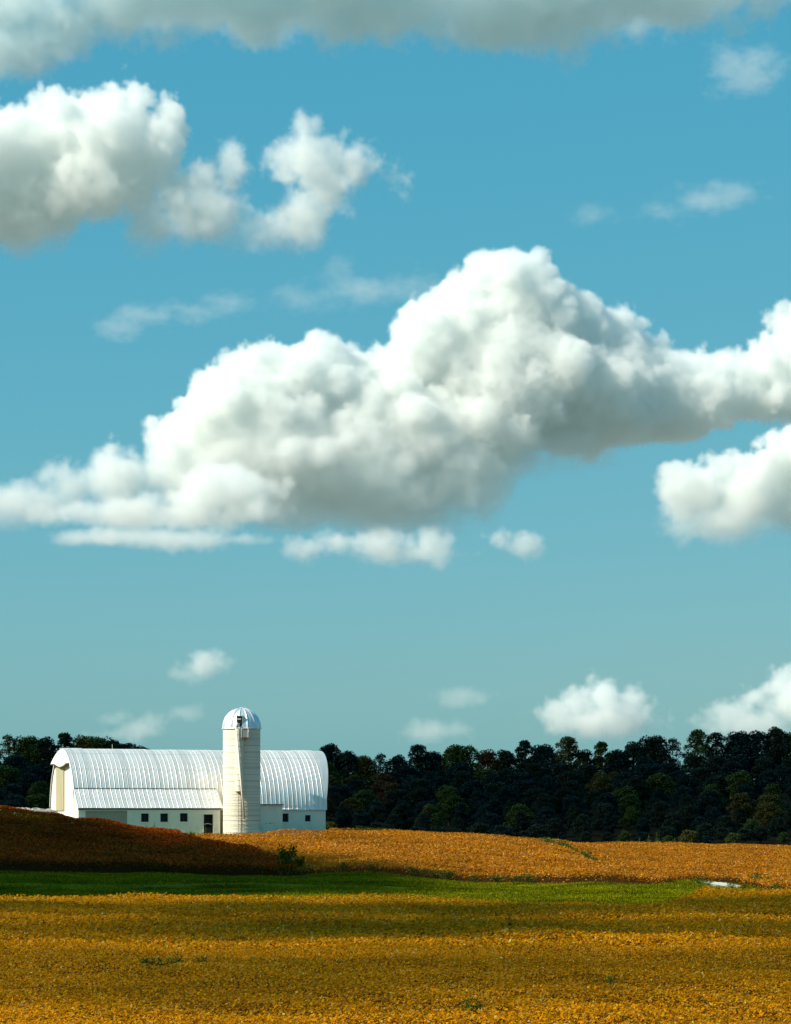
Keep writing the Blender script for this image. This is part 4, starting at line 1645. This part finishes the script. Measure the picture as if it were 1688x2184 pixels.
if True:
    cloud('large white cumulus cloud spreading across the middle of the sky', 6000,
          [(40, 1076, 160, 50), (150, 1045, 72, 66), (245, 1030, 88, 74), (430, 1010, 125, 95), (400, 960, 100, 90), (490, 890, 115, 115), (575, 845, 115, 112), (680, 830, 125, 108), (745, 860, 115, 112),
           (600, 970, 210, 130), (760, 980, 200, 130), (865, 810, 90, 88), (930, 745, 105, 105), (1010, 700, 108, 105, 20), (1105, 640, 100, 104, 10), (1060, 610, 52, 58, 0), (1165, 690, 105, 105, 30), (1080, 810, 215, 150, 40), (920, 930, 215, 130, 20), (1235, 745, 110, 98, 60),
           (1310, 725, 75, 72, 80), (1275, 835, 195, 125, 70), (1370, 795, 95, 85, 95), (1420, 845, 160, 105, 100), (1540, 830, 125, 80, 110), (1590, 845, 170, 58, 115), (1670, 795, 105, 88, 110), (1700, 715, 70, 76, 100), (1200, 935, 150, 40, 60)],
          3, od=4.6, base=(1150, 900, 80), lift=.5, depth=.75, bil_px=7, edge_px=6, vox_px=3.3)
    cloud('soft grey underside of the large cumulus', 6050, [(820, 1050, 260, 90), (620, 1070, 180, 64), (960, 1020, 150, 95), (1190, 955, 120, 38), (1080, 960, 120, 70)], 4, od=1.9, edge_px=50, bil_px=5, amp_px=22, levels=(), tint=(0.93, 0.975, 0.985))  # bluer tint puts the shade of the base into the cloud colour
    cloud('grey wing of cloud in front of the left end of the large cumulus', 5600, [(330, 1098, 240, 26), (470, 1050, 120, 50), (530, 1090, 90, 32), (390, 1060, 70, 30)], 24, od=2.6, edge_px=14, base=(1130, 1040, 40))
    cloud('row of small flat cloud scraps below the large cumulus', 7000, [(650, 1170, 30, 19), (720, 1158, 44, 24), (820, 1165, 80, 40), (930, 1165, 48, 36), (1060, 1150, 30, 26), (1120, 1165, 32, 30), (880, 1180, 120, 20)], 5, od=2.2, edge_px=14, base=(1200, 1150, 36))
    cloud('thin flat cloud strip under the left wing of the large cumulus', 6600, [(230, 1148, 110, 20), (380, 1150, 120, 22), (520, 1150, 70, 14)], 6, od=1.8, amp_px=9, bil_px=6, edge_px=14, levels=())
    cloud('bright ragged cumulus at the left edge of the upper sky', 4200, [(40, 345, 130, 108), (150, 315, 105, 102), (250, 315, 100, 110), (268, 220, 34, 50), (180, 250, 70, 46), (330, 320, 52, 80), (365, 275, 26, 50), (50, 440, 165, 100), (200, 400, 130, 85), (-60, 390, 130, 135)], 7,
          od=3.6, amp_px=26, base=(560, 380, 80), lift=.55, bil_px=9)
    cloud('torn swirling cloud right of the ragged cumulus', 4200, [(340, 490, 50, 56), (385, 425, 50, 66), (432, 395, 42, 52), (494, 372, 26, 54), (450, 470, 104, 66), (565, 498, 116, 50), (645, 465, 72, 66), (616, 350, 44, 50), (672, 342, 66, 66), (700, 405, 52, 76), (760, 365, 54, 42), (828, 378, 36, 30)], 8,
          od=2.3, amp_px=30, edge_px=22, base=(560, 420, 60), lift=.6, bil_px=10, levels=((14, (.16, .32)),))
    cloud('grey cloud underside along the top of the picture', 3600, [(60, 30, 200, 70), (250, 10, 200, 65), (540, 30, 120, 75), (420, -10, 200, 60), (800, 0, 260, 75), (1100, 5, 300, 85), (1400, -5, 250, 60), (40, 90, 130, 60), (600, -90, 600, 90), (1200, -100, 600, 90), (0, -80, 250, 90)], 9,
          od=4.0, amp_px=36, edge_px=70, vox_px=5.5, levels=(), bil_px=6, tint=(0.90, 0.962, 0.975))  # darker teal tint carries the underside's shade in the cloud colour
    cloud('puffy cumulus cut by the right edge of the picture', 6500, [(1500, 1050, 80, 68), (1540, 1010, 58, 44), (1470, 1080, 52, 48), (1600, 1060, 90, 75), (1660, 990, 54, 70), (1710, 1000, 80, 105), (1560, 1115, 130, 40), (1690, 1100, 80, 55)], 10, od=5, base=(1170, 980, 80), lift=.5, bil_px=9)
    cloud('broad cumulus low over the wood at the right', 14000, [(1190, 1530, 58, 36), (1240, 1502, 48, 38), (1290, 1490, 45, 42), (1340, 1500, 44, 38), (1380, 1510, 24, 20), (1280, 1540, 125, 36), (1350, 1540, 62, 34)], 11, od=2.6, edge_px=11, base=(1580, 1480, 50))
    cloud('cumulus low at the right edge above the wood', 14000, [(1560, 1530, 62, 34), (1610, 1490, 52, 34), (1665, 1470, 52, 42), (1700, 1500, 62, 54), (1600, 1545, 105, 32)], 12, od=2.6, edge_px=11, base=(1580, 1470, 50))
    cloud('small lone puff above the barn roof', 9000, [(440, 1422, 50, 30), (425, 1412, 26, 24), (465, 1415, 30, 22), (400, 1438, 34, 14)], 13, od=2.0, amp_px=12, bil_px=8, edge_px=12, base=(1458, 1400, 28))
    cloud('faint puff just left of the silo dome', 12000, [(400, 1522, 42, 18), (425, 1514, 16, 12)], 14, od=.9, amp_px=10, bil_px=6, edge_px=14, levels=())
    cloud('faint low cloud above the left end of the barn', 12000, [(240, 1535, 44, 20), (300, 1556, 64, 25), (320, 1545, 40, 20), (265, 1565, 64, 16)], 15, od=.9, amp_px=14, bil_px=8, edge_px=14)
    cloud('faint low cloud over the wood right of the barn', 14000, [(930, 1560, 70, 24), (970, 1555, 34, 18)], 16, od=.7, amp_px=14, bil_px=6, edge_px=16, levels=())
    cloud('faint cloud wisp right of the silo', 12000, [(985, 1484, 55, 19), (1020, 1480, 24, 13)], 17, od=.55, amp_px=12, bil_px=6, edge_px=14, levels=())
    W_ = dict(levels=(), wisp=True, bil_px=3)
    cloud('slanting wisp below the torn cloud', 5000, [(260, 700, 54, 26), (310, 675, 60, 26), (340, 660, 34, 18)], 18, od=.75, amp_px=22, edge_px=24, **W_)
    cloud('thin wisp right of the slanting wisp', 5000, [(420, 672, 56, 18), (480, 652, 46, 17)], 19, od=.6, amp_px=18, edge_px=22, **W_)
    cloud('faint wisp above the left half of the large cumulus', 5000, [(660, 640, 80, 24), (740, 620, 95, 22), (710, 570, 34, 22), (860, 610, 70, 16)], 20, od=.35, amp_px=26, edge_px=26, **W_)
    cloud('thin slanting wisp in the upper right sky', 4500, [(1420, 458, 56, 22), (1500, 430, 66, 20), (1570, 412, 56, 15)], 21, od=.6, amp_px=20, edge_px=24, **W_)
    cloud('faint wisp left of the thin slanting wisp', 4500, [(1265, 462, 50, 20)], 22, od=.4, amp_px=16, edge_px=22, **W_)
    cloud('pale scrap of cloud in the top right corner', 4000, [(1560, 140, 54, 32), (1600, 150, 52, 34), (1610, 120, 38, 30)], 23, od=.6, amp_px=34, edge_px=30, **W_)

# low clouds beside the view, whose shadows lie on the hill, the wood and the near field


def shade_cloud(label, shadows, H, vox, sigma, edge, amp, nscale, seed):
    S = []
    for (x, y, rx, ry, rz) in shadows:
        z0 = 2.0
        t = (H - z0) / SUN.z
        S.append((np.array([x + SUN.x * t, y + SUN.y * t, H]), np.array([rx, ry, rz], float)))
    return cloud_volume('cloud', label, S, vox, sigma, edge, amp, nscale, seed, levels=(), group='clouds beside the view that shade the land')


shade_cloud('low cloud out of view on the left, shading the brown hill', [(-40, 231, 14, 9, 6), (-34, 222, 13, 15, 6), (-30, 206, 22, 18, 6), (-28, 192, 21, 10, 6), (-19, 181, 18, 6.5, 6), (-60, 205, 30, 32, 7)], 230, 1.6, .45, 2.5, 2.5, 14, 31)
shade_cloud('broad cloud out of view on the left, shading the wood', [(-20, 600, 200, 100, 40), (120, 590, 140, 100, 40)], 650, 9, .014, 14, 20, 90, 32)
shade_cloud('long thin cloud out of view on the left, shading a band of the near field', [(-30, 124, 26, 9.5, 4), (0, 123.5, 30, 9.5, 4), (25, 123, 30, 9, 4)], 200, 1.3, .24, 3, 2.5, 16, 33)
shade_cloud('thin cloud veil out of view on the left over the near field', [(-25, 97, 24, 17, 3.5), (0, 96.5, 30, 16.5, 3.5), (20, 96.5, 30, 16.5, 3.5)], 190, 1.2, .12, 1.5, 1.2, 16, 34)
shade_cloud('thin cloud veil out of view on the left before the grass strip', [(-30, 150, 26, 12, 4), (0, 148, 34, 10, 4), (30, 154, 30, 14, 4)], 210, 1.5, .27, 2, 2.0, 16, 35)
